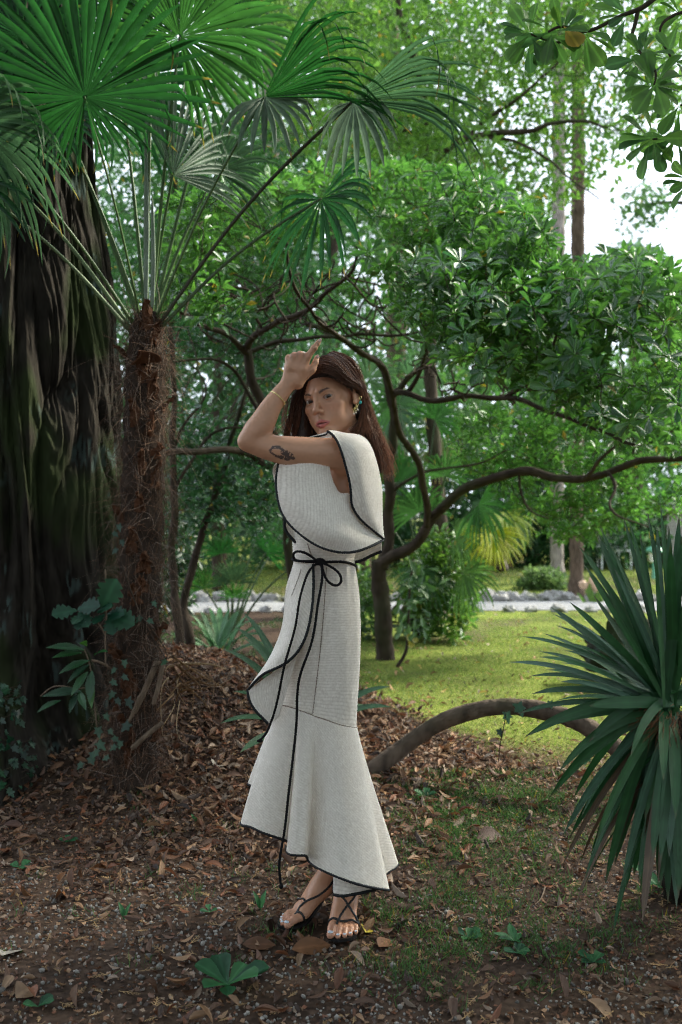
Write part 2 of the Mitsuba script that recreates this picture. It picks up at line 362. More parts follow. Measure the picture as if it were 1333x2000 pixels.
def grow(rng, limbs, targets, r_end=.003, sag=.06, up=.15, rstep=4, rk=1.0):
    """Twigs from the limbs (points, radii) to every target, each joining the nearest wood already grown. Returns vertices, faces, end directions."""
    nodes = np.vstack([l for l in limbs]); tips = np.zeros((len(targets), 3)); mb = MB()
    order = np.argsort(cKDTree(nodes).query(targets)[0]); B = max(30, len(order) // 40)
    for s in range(0, len(order), B):
        ids = order[s:s + B]; tree = cKDTree(nodes); dist, at = tree.query(targets[ids]); new = []
        for i, dd, a in zip(ids, dist, at):
            p0, p1 = nodes[a], targets[i]; m = (p0 + p1) / 2 + rng.normal(0, .10 * dd, 3) + [0, 0, -up * dd * .5]
            c = spline(np.array([p0, m, p1]), 6); r = rk * np.linspace(.0022 + .0045 * min(dd, 1.2), r_end * .6, 6)
            mb.add(*tube(c, r, rstep, cap=False)); new.append(c[1:]); tips[i] = c[-1] - c[-2]
        nodes = np.vstack([nodes] + new)
    return mb, unit(tips)
def limb(pts, r0, r1, n=None, sides=9, wob=.0, seed=0):
    p = np.array([P(*q) for q in pts]); n = n or 8 * len(p); c = spline(p, n)
    if wob: c = c + wob * (np.stack([meshkit.noise(c * 5 + k * 31, seed) for k in range(3)], 1) - .5)
    t = np.linspace(0, 1, n); r = r0 + (r1 - r0) * t; r = r * .90 * (1 + .30 * (meshkit.noise(c * 7, seed + 3) - .5) + .16 * (meshkit.noise(c * 22, seed + 4) - .5))
    return c, r, tube(c, r, sides)
# ------------------------------------------------------------------ the woman
YW = 2.95
def W(u, v, d=0.0): return P(u, v, YW + d)
def WL(*a): return np.array([P(u, v, YW + d) for u, v, d in a])

woman = thing('person', 'woman in a long cream wrap dress with black piping, hand raised to her forehead', 'person')

scene['skin'] = {'type': 'principled', 'base_color': VC, 'roughness': 0.40, 'specular': 0.5, 'sheen': 0.15, 'flatness': 0.3}

# head frame: x to her right, y out of the face, z up; origin midway between the ears at eye level
HYAW, HROLL, HPIT = 0.50, 0.235, 0.03
HR = roty(-HROLL) @ rotz(-HYAW) @ np.diag([-1, -1, 1.0]) @ rotx(HPIT)
HS = 1.0
HC = W(622.5, 779.0, -0.055) - HR @ np.array([0, .072, 0]) * HS
def hw(x, y, z): return HC + HR @ np.array([x, y, z]) * HS
def hl(p): return ((p - HC) @ HR) / HS

def head_sdf(q):
    """q in the head frame."""
    ax = np.abs(q[:, 0]); qs = np.stack([ax, q[:, 1], q[:, 2]], 1)
    d = s_ell(q, (0, -.014, .030), (.0715, .092, .082))
    d = smin(d, s_ell(q, (0, .022, -.030), (.057, .058, .082)), .03)
    jaw = s_cone(qs, (.050, -.004, -.062), (.014, .066, -.104), .013, .0125)
    d = smin(d, jaw, .030)
    d = smin(d, s_ell(q, (0, .070, -.104), (.018, .0165, .015)), .018)      # chin
    d = smin(d, s_ell(qs, (.041, .050, -.024), (.020, .019, .014)), .022)   # cheekbone
    d = smin(d, s_ell(qs, (.033, .050, -.055), (.018, .018, .022)), .022)
    d = smin(d, s_cone(qs, (.010, .078, .017), (.042, .062, .016), .0085, .0070), .014)   # brow ridge
    d = smin(d, s_ell(q, (0, .068, -.068), (.024, .020, .019)), .020)       # muzzle
    d = smax(d, -s_ell(qs, (.0325, .088, -.001), (.0165, .0175, .0115)), .012)  # sockets
    d = smin(d, s_cone(q, (0, .079, .010), (0, .1015, -.034), .0062, .0082), .011)        # nose
    d = smin(d, s_ell(q, (0, .105, -.0365), (.0088, .0078, .0075)), .006)
    d = smin(d, s_ell(qs, (.0118, .0925, -.0405), (.0062, .0085, .0065)), .005)
    d = smax(d, -s_ell(qs, (.0062, .1005, -.0468), (.0032, .0050, .0028)), .002)
    d = smin(d, s_cone(q, (0, .092, -.046), (0, .0885, -.060), .0030, .0035), .006)
    # lids around the eyeball, with an almond opening
    e = np.array([.0315, .0655, -.0005]); v = qs - e.astype(np.float32)
    lid = np.linalg.norm(v, axis=1) - .0136
    zc = -.0014 + .0012 * (v[:, 0] / .014)
    half = .0045 * np.sqrt(np.clip(1 - (v[:, 0] / .0143) ** 2, 0, 1))
    opening = np.maximum(np.abs(v[:, 2] - zc) - half, -(v[:, 1] - .004))
    lid = np.maximum(lid, -opening)
    d = smin(d, lid, .003)
    d = np.where(np.linalg.norm(v, axis=1) < .0190, np.maximum(d, -np.maximum(opening, np.linalg.norm(v, axis=1) - .0185)), d)
    # lips
    up = s_cone(qs, (.004, .0905, -.0685), (.0215, .0790, -.0735), .0050, .0022)
    lo = s_cone(qs, (.000, .0895, -.0800), (.0190, .0795, -.0755), .0064, .0026)
    d = smin(d, up, .004); d = smin(d, lo, .004)
    d = smax(d, -s_cone(qs, (0, .0950, -.0740), (.0180, .0835, -.0745), .0018, .0009), .002)
    # ears
    er = np.stack([ax - .0715, q[:, 1] + .012, q[:, 2] + .006], 1)
    ca, sa = math.cos(.42), math.sin(.42)
    er = np.stack([er[:, 0] - .004, er[:, 1] * ca + er[:, 2] * sa, er[:, 2] * ca - er[:, 1] * sa], 1)
    ear = s_ell(er, (.004, -.004, .002), (.0075, .0175, .0300))
    ear = smax(ear, -s_ell(er, (.0130, .000, .006), (.0085, .0105, .0185)), .003)
    ear = smin(ear, s_ell(er, (.0035, .006, -.006), (.006, .006, .009)), .004)
    ear = smin(ear, s_ell(er, (.003, .004, -.026), (.0055, .0085, .0090)), .006)
    d = smin(d, ear, .005)
    return d

# joints (photo pixel, depth offset from YW)
J = {k: W(*v) for k, v in dict(
    neck0=(676, 846, .03), neck1=(690, 885, .02), chest=(672, 965, .0), waist=(633, 1100, .0), belly=(630, 1180, .0), hip=(632, 1240, .02),
    shl=(690, 886, -.125), elb=(492, 866, -.135), foremid=(520, 828, -.135), wr=(571, 754, -.130), shr=(664, 900, .12), elr=(600, 985, .16), wrr=(640, 1060, .13),
    hipl=(640, 1260, -.02), knl=(650, 1480, -.01), hipr=(618, 1260, .06), knr=(612, 1470, .05)).items()}

def foot_frame(ball, toe_dir):
    f = np.array([toe_dir[0], toe_dir[1], 0.0]); f /= np.linalg.norm(f)
    return np.array(ball), f
class Foot:
    """x towards the toes, y to the big-toe side, z up."""
    def __init__(s, ball, direction, medial):
        s.o = np.asarray(ball, float); f = unit(np.array([direction[0], direction[1], 0.0])); s.R = np.stack([f, np.array([-f[1], f[0], 0]) * medial, [0, 0, 1.0]], 1)
    def w(s, x, y, z): return s.o + s.R @ np.array([x, y, z])
    def l(s, p): return (p - s.o) @ s.R
    TOES = (((.004, .029, .026), (.057, .031, .0150), .0135, .0118), ((.006, .009, .025), (.060, .0095, .0125), .0092, .0080), ((.001, -.0075, .023), (.051, -.0085, .0115), .0086, .0074),
            ((-.006, -.022, .021), (.040, -.0240, .0110), .0082, .0070), ((-.017, -.035, .018), (.024, -.0390, .0105), .0080, .0066))
    def sdf(s, p):
        q = s.l(p); d = s_cone(q, (-.160, .0, .106), (-.138, .0, .120), .026, .028)
        d = smin(d, s_cone(q, (-.130, .0, .150), (-.085, .003, .092), .031, .030), .03)
        d = smin(d, s_cone(q, (-.150, 0, .110), (-.07, -.01, .062), .026, .022), .02)
        d = smin(d, s_cone(q, (-.085, .006, .088), (-.008, .022, .034), .027, .0205), .024)
        d = smin(d, s_cone(q, (-.085, -.006, .080), (-.018, -.022, .028), .024, .0165), .024)
        d = smin(d, s_ell(q, (-.128, .030, .150), (.014, .009, .014)), .01)
        for a, b, ra, rb in s.TOES:
            mid = (np.array(a) + np.array(b)) / 2 + [0.004, 0, .0035]
            t = smin(s_cone(q, a, mid, ra, ra * .92), s_cone(q, mid, b, ra * .92, rb), .004); d = smin(d, t, .0045)
        return d
footl = Foot(W(671, 1813, -.035) * [1, 1, 0] + [0, 0, .020], (-.10, -1), -1)
footr = Foot(W(582, 1797, .04) * [1, 1, 0] + [0, 0, .020], (-.80, -.60), 1)

HAND = dict(
    mcp=[(564.5, 700, -.128), (575, 695.5, -.139), (587, 693.5, -.143), (601, 697, -.138)],     # little finger to index
    wrl=(560, 742, -.130), wrr=(586, 750, -.128))
def hand_sdf(p):
    m = [W(*a) for a in HAND['mcp']]
    wl, wr = W(563, 741, -.128), W(582, 748, -.128)
    d = s_cone(p, wl, m[0], .0140, .0102)
    for a, b, ra, rb in ((wl, m[1], .0150, .0104), (wr, m[2], .0155, .0108), (wr, m[3], .0150, .0108)):
        d = smin(d, s_cone(p, a, b, ra, rb), .012)
    d = smin(d, s_cone(p, (m[1] + wl) / 2, (m[3] + wr) / 2, .0135, .0135), .012)
    for k, (dx, dz) in enumerate(((3, 10), (4, 9), (5, 8))):                      # curled fingers: away into the hair, then down
        u, v, dd = HAND['mcp'][k]
        a = m[k]; b = W(u + dx, v + 4, dd + .036); c = W(u + dx + 7, v + 4 + dz * 2.0, dd + .055); e = W(u + dx + 9, v + 26 + dz, dd + .050)
        f = smin(smin(s_cone(p, a, b, .0098, .0088), s_cone(p, b, c, .0088, .0076), .003), s_cone(p, c, e, .0076, .0066), .003)
        d = smin(d, f, .005)
    a = m[3]; b = W(614.2, 679.5, -.143); c = W(620.3, 671.5, -.141); e = W(624.2, 665.8, -.139)
    f = smin(smin(s_cone(p, a, b, .0102, .0086), s_cone(p, b, c, .0086, .0072), .003), s_cone(p, c, e, .0072, .0060), .003)
    f = smin(f, s_ell(p, b, (.0088, .0088, .0088)), .004)
    d = smin(d, f, .005)
    a = W(590, 738, -.124); b = W(610, 722, -.128); c = W(616.5, 708, -.124); e = W(619.5, 698.0, -.118)
    f = smin(smin(s_cone(p, a, b, .0150, .0112), s_cone(p, b, c, .0105, .0092), .005), s_cone(p, c, e, .0092, .0070), .003)
    d = smin(d, f, .007)
    for k in range(4):                                                            # knuckles and tendons
        d = smin(d, s_ell(p, m[k] + np.array([0, -.0022, .0010]), (.0086, .0080, .0086)), .004)
        d = smin(d, s_cone(p, m[k] + np.array([0, -.0080, 0]), (m[k] * .35 + (wl if k < 2 else wr) * .65) + np.array([0, -.0118, 0]), .0020, .0020), .004)
    return d

def s_chain(p, pts, n=22):
    """The nearest of a smooth run of cones; pts: (u, v, depth offset, radius)."""
    a = np.array([[*W(u, v, d), r] for u, v, d, r in pts]); a = spline(a, n)
    d = None
    for i in range(n - 1):
        e = s_cone(p, a[i, :3], a[i + 1, :3], a[i, 3], a[i + 1, 3]); d = e if d is None else np.minimum(d, e)
    return d
UPPER = [(684, 889, -.110, .0440), (664, 887, -.128, .0450), (643, 885.5, -.138, .0435), (607, 884, -.140, .0435), (561, 880, -.140, .0412), (523, 873, -.137, .0360), (495, 864, -.135, .0325), (488, 861, -.135, .0310)]
FORE = [(491, 858, -.135, .0320), (500, 846, -.136, .0385), (513, 826, -.139, .0365), (529, 796, -.138, .0295), (540, 780, -.135, .0265), (553, 763, -.131, .0235), (563, 751, -.129, .0215), (573, 741, -.128, .0190)]
def arm_sdf(p):
    d = smin(s_chain(p, UPPER), s_chain(p, FORE), .010)
    return smin(d, s_ell(p, W(482, 863, -.135), (.0235, .024, .0225)), .012)

def torso_sdf(p):
    d = s_ell(p, J['chest'], (.085, .110, .150))
    d = smin(d, s_ell(p, J['waist'], (.060, .070, .15)), .03)
    d = smin(d, s_ell(p, J['hip'], (.075, .085, .12)), .03)
    d = smin(d, s_cone(p, W(694, 892, .0), J['shl'] + [-.01, 0, -.01], .046, .040), .04)
    d = smin(d, s_cone(p, W(694, 892, .0), J['shr'], .048, .040), .04)
    d = smin(d, s_cone(p, J['neck1'], J['neck0'], .054, .049), .03)
    d = smin(d, s_cone(p, J['neck0'], hw(0, -.02, -.03), .048, .045), .02)
    d = smin(d, s_cone(p, J['shr'], J['elr'], .042, .034), .03)
    d = smin(d, s_cone(p, J['elr'], J['wrr'], .032, .022), .02)
    for h, k, f in (('hipl', 'knl', footl), ('hipr', 'knr', footr)):
        d = smin(d, s_cone(p, J[h], J[k], .066, .044), .05)
        an = f.w(-.140, 0, .165)
        calf = J[k] + (an - J[k]) * .33 + np.array([.012, .012, 0])
        d = smin(d, s_cone(p, J[k], calf, .043, .042), .03)
        d = smin(d, s_cone(p, calf, an, .041, .028), .03)
    return d

def body_sdf(p):
    d = torso_sdf(p)
    d = smin(d, arm_sdf(p), .030)
    return d
def part_head(p): return smin(head_sdf(hl(p)) * HS, s_cone(p, J['neck0'], hw(0, -.02, -.03), .048, .045), .02)
def part_arm(p): return smin(smin(arm_sdf(p), hand_sdf(p), .010), torso_sdf(p), .030)
def part_foot(f): return lambda p: smin(f.sdf(p), torso_sdf(p), .02)

body = MB()
SK = np.array([.52, .275, .17])
def skin_col(v, seed=3):
    n = meshkit.fbm(v * 34, 3, seed)[:, None]; m = meshkit.fbm(v * 160, 2, seed + 5)[:, None]
    return SK * (.90 + .14 * n + .10 * m) * [1, 1, 1]
# head
hb = np.array([hw(x, y, z) for x in (-.09, .09) for y in (-.12, .13) for z in (-.13, .13)])
v, f = surface_nets(part_head, hb.min(0), hb.max(0), .0018)
q = hl(v); c = skin_col(v); qa = np.stack([np.abs(q[:, 0]), q[:, 1], q[:, 2]], 1)
def blend(c, col, w): return c * (1 - w[:, None]) + np.array(col) * w[:, None]
lip = np.clip(1 - np.minimum(s_cone(qa, (.003, .0905, -.0685), (.0210, .0800, -.0735), .0058, .0028), s_cone(qa, (.0, .0895, -.0803), (.0190, .0800, -.0757), .0072, .0030)) / .0015, 0, 1)
c = blend(c, (.46, .13, .12), lip * .92)
c = blend(c, (.10, .03, .03), np.clip(1 - s_cone(qa, (0, .092, -.0740), (.0170, .0830, -.0745), .0024, .0010) / .001, 0, 1) * .9)
ck = np.exp(-np.sum(((qa - [.043, .058, -.030]) / .018) ** 2, 1)); c = blend(c, (.56, .22, .15), ck * .45)
ns = np.exp(-np.sum(((qa - [.0, .108, -.038]) / .012) ** 2, 1)); c = blend(c, (.50, .23, .16), ns * .3)
brow_pts = np.array([(.014, .0830, .0150), (.024, .0810, .0190), (.036, .0740, .0215), (.047, .0620, .0170)])
bd = np.min([s_cone(qa, brow_pts[i], brow_pts[i + 1], .0030 - .0006 * i, .0024 - .0006 * i) for i in range(3)], 0)
c = blend(c, (.045, .026, .018), np.clip(1 - bd / .0022, 0, 1) * .9)
eyel = np.sum((qa - [.0315, .0655, -.0005]) ** 2, 1) ** .5
lash = np.abs(qa[:, 2] - .0042 + .25 * (qa[:, 0] - .0315) ** 2 / .012)
c = blend(c, (.05, .03, .025), np.clip(1 - lash / .0030, 0, 1) * (eyel < .0172) * (qa[:, 1] > .066) * .85)
c = blend(c, (.26, .13, .09), np.clip(1 - np.abs(eyel - .017) / .006, 0, 1) * (qa[:, 1] > .06) * .35)
body.add(v, f, c)
# raised arm and hand, fine
ah = np.vstack([W(462, 660, -.20), W(690, 915, -.06)])
lo, hi = ah.min(0) - .01, ah.max(0) + .005
v, f = surface_nets(part_arm, lo, hi, .0022)
c = skin_col(v, 9)
mk = [W(*a) for a in HAND['mcp']]
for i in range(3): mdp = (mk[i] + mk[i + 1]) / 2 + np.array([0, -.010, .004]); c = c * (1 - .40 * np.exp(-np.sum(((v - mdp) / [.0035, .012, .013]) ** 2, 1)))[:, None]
for q in mk: c = blend(c, (.58, .27, .19), .45 * np.exp(-np.sum(((v - q - [0, -.009, .003]) / .008) ** 2, 1)))
# printed tattoo on the upper arm: along the bone (metres from the elbow) and across it
e0 = W(495, 864, -.135); ea = unit(W(643, 885.5, -.138) - e0); eb = unit(np.cross(ea, [0, -1, 0])); eb = eb if eb[2] > 0 else -eb
tx, tz = (v - e0) @ ea, (v - e0) @ eb
def stroke(x0, z0, x1, z1, r):
    d = np.array([x1 - x0, z1 - z0]); t = np.clip(((tx - x0) * d[0] + (tz - z0) * d[1]) / (d @ d), 0, 1)
    return np.hypot(tx - x0 - t * d[0], tz - z0 - t * d[1]) - r * 1.15
ink = np.min([stroke(*k) for k in ((.054, -.018, .062, -.008, .003), (.062, -.008, .078, -.005, .0042), (.078, -.005, .090, -.012, .0035), (.090, -.012, .094, -.024, .003), (.056, -.022, .072, -.030, .0022), (.072, -.030, .084, -.032, .003),
    (.092, -.018, .112, -.026, .0065), (.086, -.032, .108, -.034, .0045), (.100, -.014, .118, -.022, .003), (.112, -.026, .122, -.030, .004))], 0)
gap = meshkit.noise(np.stack([tx * 330, tz * 330, tz * 0], 1), 4)
c = blend(c, (.035, .035, .040), np.clip(.5 - ink / .0016, 0, 1) * (gap > .20) * (v[:, 1] < e0[1] + .01) * .88)
body.add(v, f, c)
ARMV, ARMF = v, f
ARM_HI = hi
# feet
for ft in (footl, footr):
    pts = np.array([ft.w(x, y, z) for x in (-.21, .08) for y in (-.06, .06) for z in (-.02, .24)])
    v, f = surface_nets(part_foot(ft), pts.min(0), pts.max(0), .0028)
    c = skin_col(v, 11); qq = ft.l(v)
    c = blend(c, (.52, .24, .17), np.clip((qq[:, 0] - .02) / .03, 0, 1) * .35)
    body.add(v, f, c)
# the rest, coarse, under the dress
v, f = surface_nets(lambda p: np.maximum(body_sdf(p), -1), W(545, 700, -.30) * [1, 1, 0] + [-.05, 0, .20], W(790, 800, .32) * [1, 1, 0] + [0, 0, 1.50], .008)
body.add(v, f, skin_col(v))
body.put('body', 'skin', woman)

# eyes
scene['eye_wet'] = {'type': 'principled', 'base_color': VC, 'roughness': 0.12, 'specular': 0.5}
for sx in (-1, 1):
    v, f = ico(4); ctr = np.array([sx * .0315, .0655, -.0005])
    look = unit(hl(np.array([[0.0, 0.0, EYE + .05]]))[0] - ctr); look = unit(look + np.array([0, 0, -.02]))
    ang = np.arccos(np.clip(v @ look, -1, 1))
    c = np.full((len(v), 3), .36) * [1, .93, .90]
    c = np.where((ang < .62)[:, None], [.055, .032, .02], c); c = np.where((ang < .24)[:, None], [.004, .004, .004], c)
    obj('eye', ((HC + (HR @ (v * .0125 + ctr).T).T * HS), f), 'eye_wet', woman, True, color=c)

# ---- nails
principled('nail_polish', (.62, .70, .78), .18, .5)
for ft in (footl, footr):
    nb = MB()
    for a, b, ra, rb in Foot.TOES:
        v, f = ico(2); b = np.array(b)
        loc = v * np.array([rb * .62, rb * .70, rb * .28]) + b + np.array([rb * .30, 0, rb * .80])
        nb.add(ft.o + loc @ ft.R.T, f)
    nb.put('toenail', 'nail_polish', woman, True)
principled('nail_bare', (.62, .42, .36), .25, .5)
for (u, v_, d), s in (((625.2, 665.2, -.1445), 1), ((620.3, 697.5, -.1245), 1.1)):
    v, f = ico(2); R = roty(.75 if s == 1 else .2)
    obj('fingernail', (v * np.array([.0045, .0022, .0070]) * s @ R.T + W(u, v_, d), f), 'nail_bare', woman, True)
# ------------------------------------------------------------------ hair
scene['hair'] = {'type': 'twosided', 'bsdf': {'type': 'principled', 'base_color': VC, 'roughness': 0.40, 'specular': 0.35, 'anisotropic': 0.4}}
rng = np.random.default_rng(5)
hairm = MB()
def strands(guides, n, r0, r1, colf, jit=.004, pts=16, tip=.35, spread=0):
    G = np.array([spline(WL(*g), pts) for g in guides])              # guides x pts x 3
    nl = n if n < 60 else n // 22; lt = np.sort(rng.random(nl)); lph = rng.random((nl, 3)) * 6.28; lfr = rng.uniform(5, 9, nl); loff = rng.normal(0, 1, (nl, 3)); llen = rng.uniform(.80, 1.0, nl); lcol = rng.uniform(.65, 1.35, nl)
    k = np.linspace(0, 1, len(G))
    for i in range(n):
        q = int(rng.integers(0, nl)); t = np.clip(lt[q] + rng.normal(0, .5 / nl), 0, 1); w = np.clip(t * (len(G) - 1), 0, len(G) - 1.001); a = int(w); w -= a
        c = G[a] * (1 - w) + G[a + 1] * w
        s = np.linspace(0, 1, pts)[:, None]
        ph = lph[q] + rng.normal(0, .25, 3)
        wob = np.stack([np.sin(s[:, 0] * lfr[q] + p) for p in ph], 1) * jit * (.15 + 1.5 * s)
        off = (rng.normal(0, 1, 3) * (1 - .55 * s) + loff[q] * .8 * s) * jit * .8
        c = c + wob + off + spread * s * s * rng.normal(0, 1, 3) * [1, 1, .4]
        ln = llen[q] * (1 - .12 * rng.random() ** 2); m = max(6, int(round(pts * ln)))
        c = c[:m]
        r = (r0 + (r1 - r0) * rng.random()) * (1 - (1 - tip) * np.linspace(0, 1, m) ** 2)
        v, f = tube(c, r, 3, cap=True)
        col = colf(t, np.linspace(0, 1, m)); col = col * (.8 + .4 * rng.random()) * lcol[q]
        hairm.add(v, f, np.vstack([np.repeat(col, 3, 0), col[:1], col[-1:]]))
DK, AU = np.array([.024, .013, .010]), np.array([.27, .105, .050])
def c_right(t, s): k = np.clip(.15 + .75 * t * (.4 + .6 * s) + .35 * s ** 2, 0, 1)[:, None]; return DK * (1 - k) + AU * k
def c_dark(t, s): k = np.clip(.05 + .25 * s ** 3, 0, 1)[:, None]; return DK * (1 - k) + AU * k
strands([[(638, 698, -.055), (660, 713, -.082), (683, 742, -.076), (704, 755, -.030), (712, 785, -.004), (716, 815, -.020), (726, 850, -.045), (740, 895, -.045), (748, 938, -.03)],
         [(644, 693, -.035), (670, 706, -.060), (694, 736, -.052), (710, 760, -.015), (717, 795, -.005), (724, 825, -.018), (735, 855, -.025), (750, 895, -.015), (758, 940, -.005)],
         [(650, 691, .0), (680, 704, -.005), (702, 742, .0), (716, 782, .01), (727, 820, .02), (742, 855, .02), (756, 895, .02), (765, 928, .02)],
         [(650, 692, .05), (680, 706, .06), (700, 750, .07), (714, 800, .07), (726, 840, .06), (746, 890, .05), (756, 940, .05)]], 950, .0010, .0018, c_right, .0034, 20, .3, .008)
strands([[(606, 733, -.088), (630, 728, -.098), (654, 736, -.092), (674, 749, -.080), (692, 757, -.050), (709, 776, -.006), (708, 806, -.012), (696, 830, -.028), (672, 846, -.03)],
         [(612, 722, -.085), (634, 714, -.096), (658, 724, -.094), (680, 743, -.082), (699, 755, -.040), (711, 782, -.006), (709, 812, -.020), (700, 838, -.040), (682, 852, -.06)],
         [(620, 705, -.070), (638, 700, -.080), (662, 714, -.088), (683, 736, -.080), (702, 756, -.036), (713, 790, -.008), (713, 818, -.030), (712, 845, -.05), (716, 866, -.06)],
         [(632, 698, -.050), (648, 699, -.066), (670, 718, -.082), (691, 742, -.066), (706, 762, -.026), (715, 795, -.012), (719, 822, -.035), (727, 848, -.05), (738, 872, -.055)]], 850, .0010, .0018, lambda t, s: c_right(t * .45, s * .8), .0026, 20, .4)
strands([[(604, 730, -.050), (592, 745, -.040), (576, 775, -.030), (566, 810, -.02), (560, 838, -.01), (558, 862, .0)],
         [(606, 722, -.04), (600, 750, -.028), (594, 785, -.012), (588, 825, .0), (583, 865, .01)],
         [(618, 706, .0), (612, 745, .005), (610, 790, .015), (610, 830, .02), (606, 870, .03)],
         [(630, 700, .04), (632, 745, .05), (634, 790, .05), (636, 830, .06), (634, 870, .06)],
         [(650, 698, .08), (655, 760, .09), (660, 800, .09), (662, 840, .08), (662, 870, .08)]], 1000, .0013, .0024, c_dark, .004, 14, .45)
strands([[(598, 742, -.03), (566, 772, -.02), (556, 800, -.02), (563, 830, -.01), (545, 850, -.01), (538, 862, .0)],
         [(596, 745, -.03), (563, 780, -.02), (556, 815, -.02), (548, 838, -.01), (533, 848, -.01)],
         [(596, 745, -.03), (560, 800, -.02), (553, 830, -.02), (556, 850, -.01), (540, 870, -.01)]], 26, .0006, .0010, lambda t, s: c_right(.7, s), .006, 14, .4, .012)
strands([[(652, 691, -.02), (690, 706, -.02), (709, 752, -.02), (724, 800, -.02), (746, 860, -.02), (764, 900, -.02), (772, 948, -.01)],
         [(650, 690, -.0), (690, 703, -.0), (711, 755, .0), (728, 815, .0), (756, 872, .0), (776, 925, .01)]], 44, .0005, .0008, lambda t, s: c_right(.8, s), .004, 16, .4, .012)
hl_ = spline(WL((600, 741, -.082), (614, 733, -.092), (632, 730, -.097), (654, 737, -.092), (674, 749, -.080), (688, 760, -.060)), 140)
for q in hl_:                                                        # fine short hairs along the hairline
    for _ in range(2):
        b = q + rng.normal(0, .0016, 3) + [0, .002, -.005 + rng.normal(0, .002)]; e = q + [.006 + rng.normal(0, .003), .002, .008]; m = (b + e) / 2 + [-.001, -.003, .001]
        v, f = tube(spline(np.array([b, m, e]), 6), np.linspace(.0004, .0009, 6), 3); hairm.add(v, f, DK * 1.2)
def cap_sdf(p):
    q = hl(p); d = head_sdf(q) - .0045
    zh = np.interp(q[:, 1], [-.10, -.04, -.022, .0, .02, .05, .07, .09], [-.075, -.070, -.01, .024, .034, .048, .060, .068])
    return smax(d, (zh - q[:, 2]) * .8, .006)
v, f = surface_nets(cap_sdf, hb.min(0) - .02, hb.max(0) + .02, .0035)
hairm.add(v, f, DK * (.8 + .6 * meshkit.fbm(v * 60, 2, 2)[:, None]))
def mass_sdf(p):
    d = s_chain(p, [(612, 730, .01, .030), (600, 765, .02, .036), (594, 800, .03, .038), (592, 835, .035, .036), (592, 868, .03, .030)], 10)
    d = smin(d, s_chain(p, [(640, 740, .06, .030), (640, 800, .07, .042), (640, 860, .07, .040)], 8), .02)
    return smin(d, s_chain(p, [(692, 760, .035, .022), (705, 800, .025, .020), (715, 840, .01, .018), (730, 880, .0, .014), (744, 920, .0, .008)], 10), .02)
pm = np.vstack([W(560, 690, -.05), W(770, 960, .13)]); v, f = surface_nets(mass_sdf, pm.min(0) - .02, pm.max(0) + .02, .005)
hairm.add(v, f, DK * (.6 + .5 * meshkit.fbm(v * 60, 2, 2)[:, None]))
hairm.put('hair', 'hair', woman, True, label='long dark brown hair with auburn lengths')

# ------------------------------------------------------------------ dress
def rib(p, n, uv):
    a = mikit.noise(uv.x * 420, uv.y * 60, 3.0); b = mikit.noise(uv.x * 90, uv.y * 520, 9.0)
    row = dr.abs(dr.sin(uv.y * 3.14159 / .0078))
    return 0.00055 * (0.40 * row + 0.6 * b + 0.45 * a)
def cream(p, n, uv):
    k = mikit.noise(uv.x * 330, uv.y * 330, 5.0); row = mikit.smoothstep(.25, .85, dr.abs(dr.sin(uv.y * 3.14159 / .0078 + 1.2 * (mikit.noise(uv.x * 60, uv.y * 40, 2.0) - .5)))); dash = mikit.noise(uv.x * 120, dr.floor(uv.y / .0078) * 7.3, 1.0)
    s = mikit.fbm(p.x * 5, p.y * 5, p.z * 5, octaves=2)
    return mikit.mix((.50, .44, .37), (.84, .79, .715), dr.clip(.20 + .36 * k + .27 * row * (.2 + 1.3 * dash) + .24 * s, 0, 1))
scene['dress_cloth'] = {'type': 'twosided', 'bsdf': {'type': 'bumpmap', 'arbitrary': mikit.proc(rib, eps=6e-4), 'scale': 1.0,
                        'bsdf': {'type': 'principled', 'base_color': mikit.proc(cream), 'roughness': .85, 'specular': .15, 'sheen': .4}}}
principled('piping', (.010, .012, .014), .55, .25)
principled('cord', (.006, .006, .007), .7, .15)
principled('stitch', (.28, .22, .18), .8, .1)
dress = nm('dress', woman)

def sheet(name, rows, n=40, m=40, parent=dress, label=None, rib_turn=0.0, thick=.003, planar=None):
    g = patch([WL(*r) for r in rows], n, m); fr_ = g @ np.array([[9, 0, 2], [0, 9, 0], [3, 0, 5.0]])
    g = g + unit(np.cross(np.gradient(g, axis=1), np.gradient(g, axis=0))) * (.011 * (meshkit.fbm(fr_, 2, 6) - .5) * np.sin(np.linspace(0, np.pi, m))[None, :] ** .5)[..., None]     # soft dents and pulls
    v, f, uv = cloth(g, thick)
    c, s = math.cos(rib_turn), math.sin(rib_turn); uv = uv @ np.array([[c, -s], [s, c]])
    if planar is not None: uv = np.stack([-v[:, 0] * math.sin(planar) + v[:, 2] * math.cos(planar), v[:, 0] * math.cos(planar) + v[:, 2] * math.sin(planar) + .6 * v[:, 1]], 1)   # cut flat: the ribs run straight
    k = obj(name, (v, f), 'dress_cloth', parent, True, uv=uv, label=label)
    return g, k
def trim(pts, r=.0039, n=60, parent=dress, mat='piping', name='piping', flat=.75, closed=False, world=False):
    p = spline(pts if world else WL(*pts), n, closed)
    v, f = tube(p, r, 8, flat=flat, closed=closed)
    return obj(name, (v, f), mat, parent, True)
def gtrim(p, r=.0042, **kw): return trim(p, r, n=max(30, len(p)), world=True, **kw)

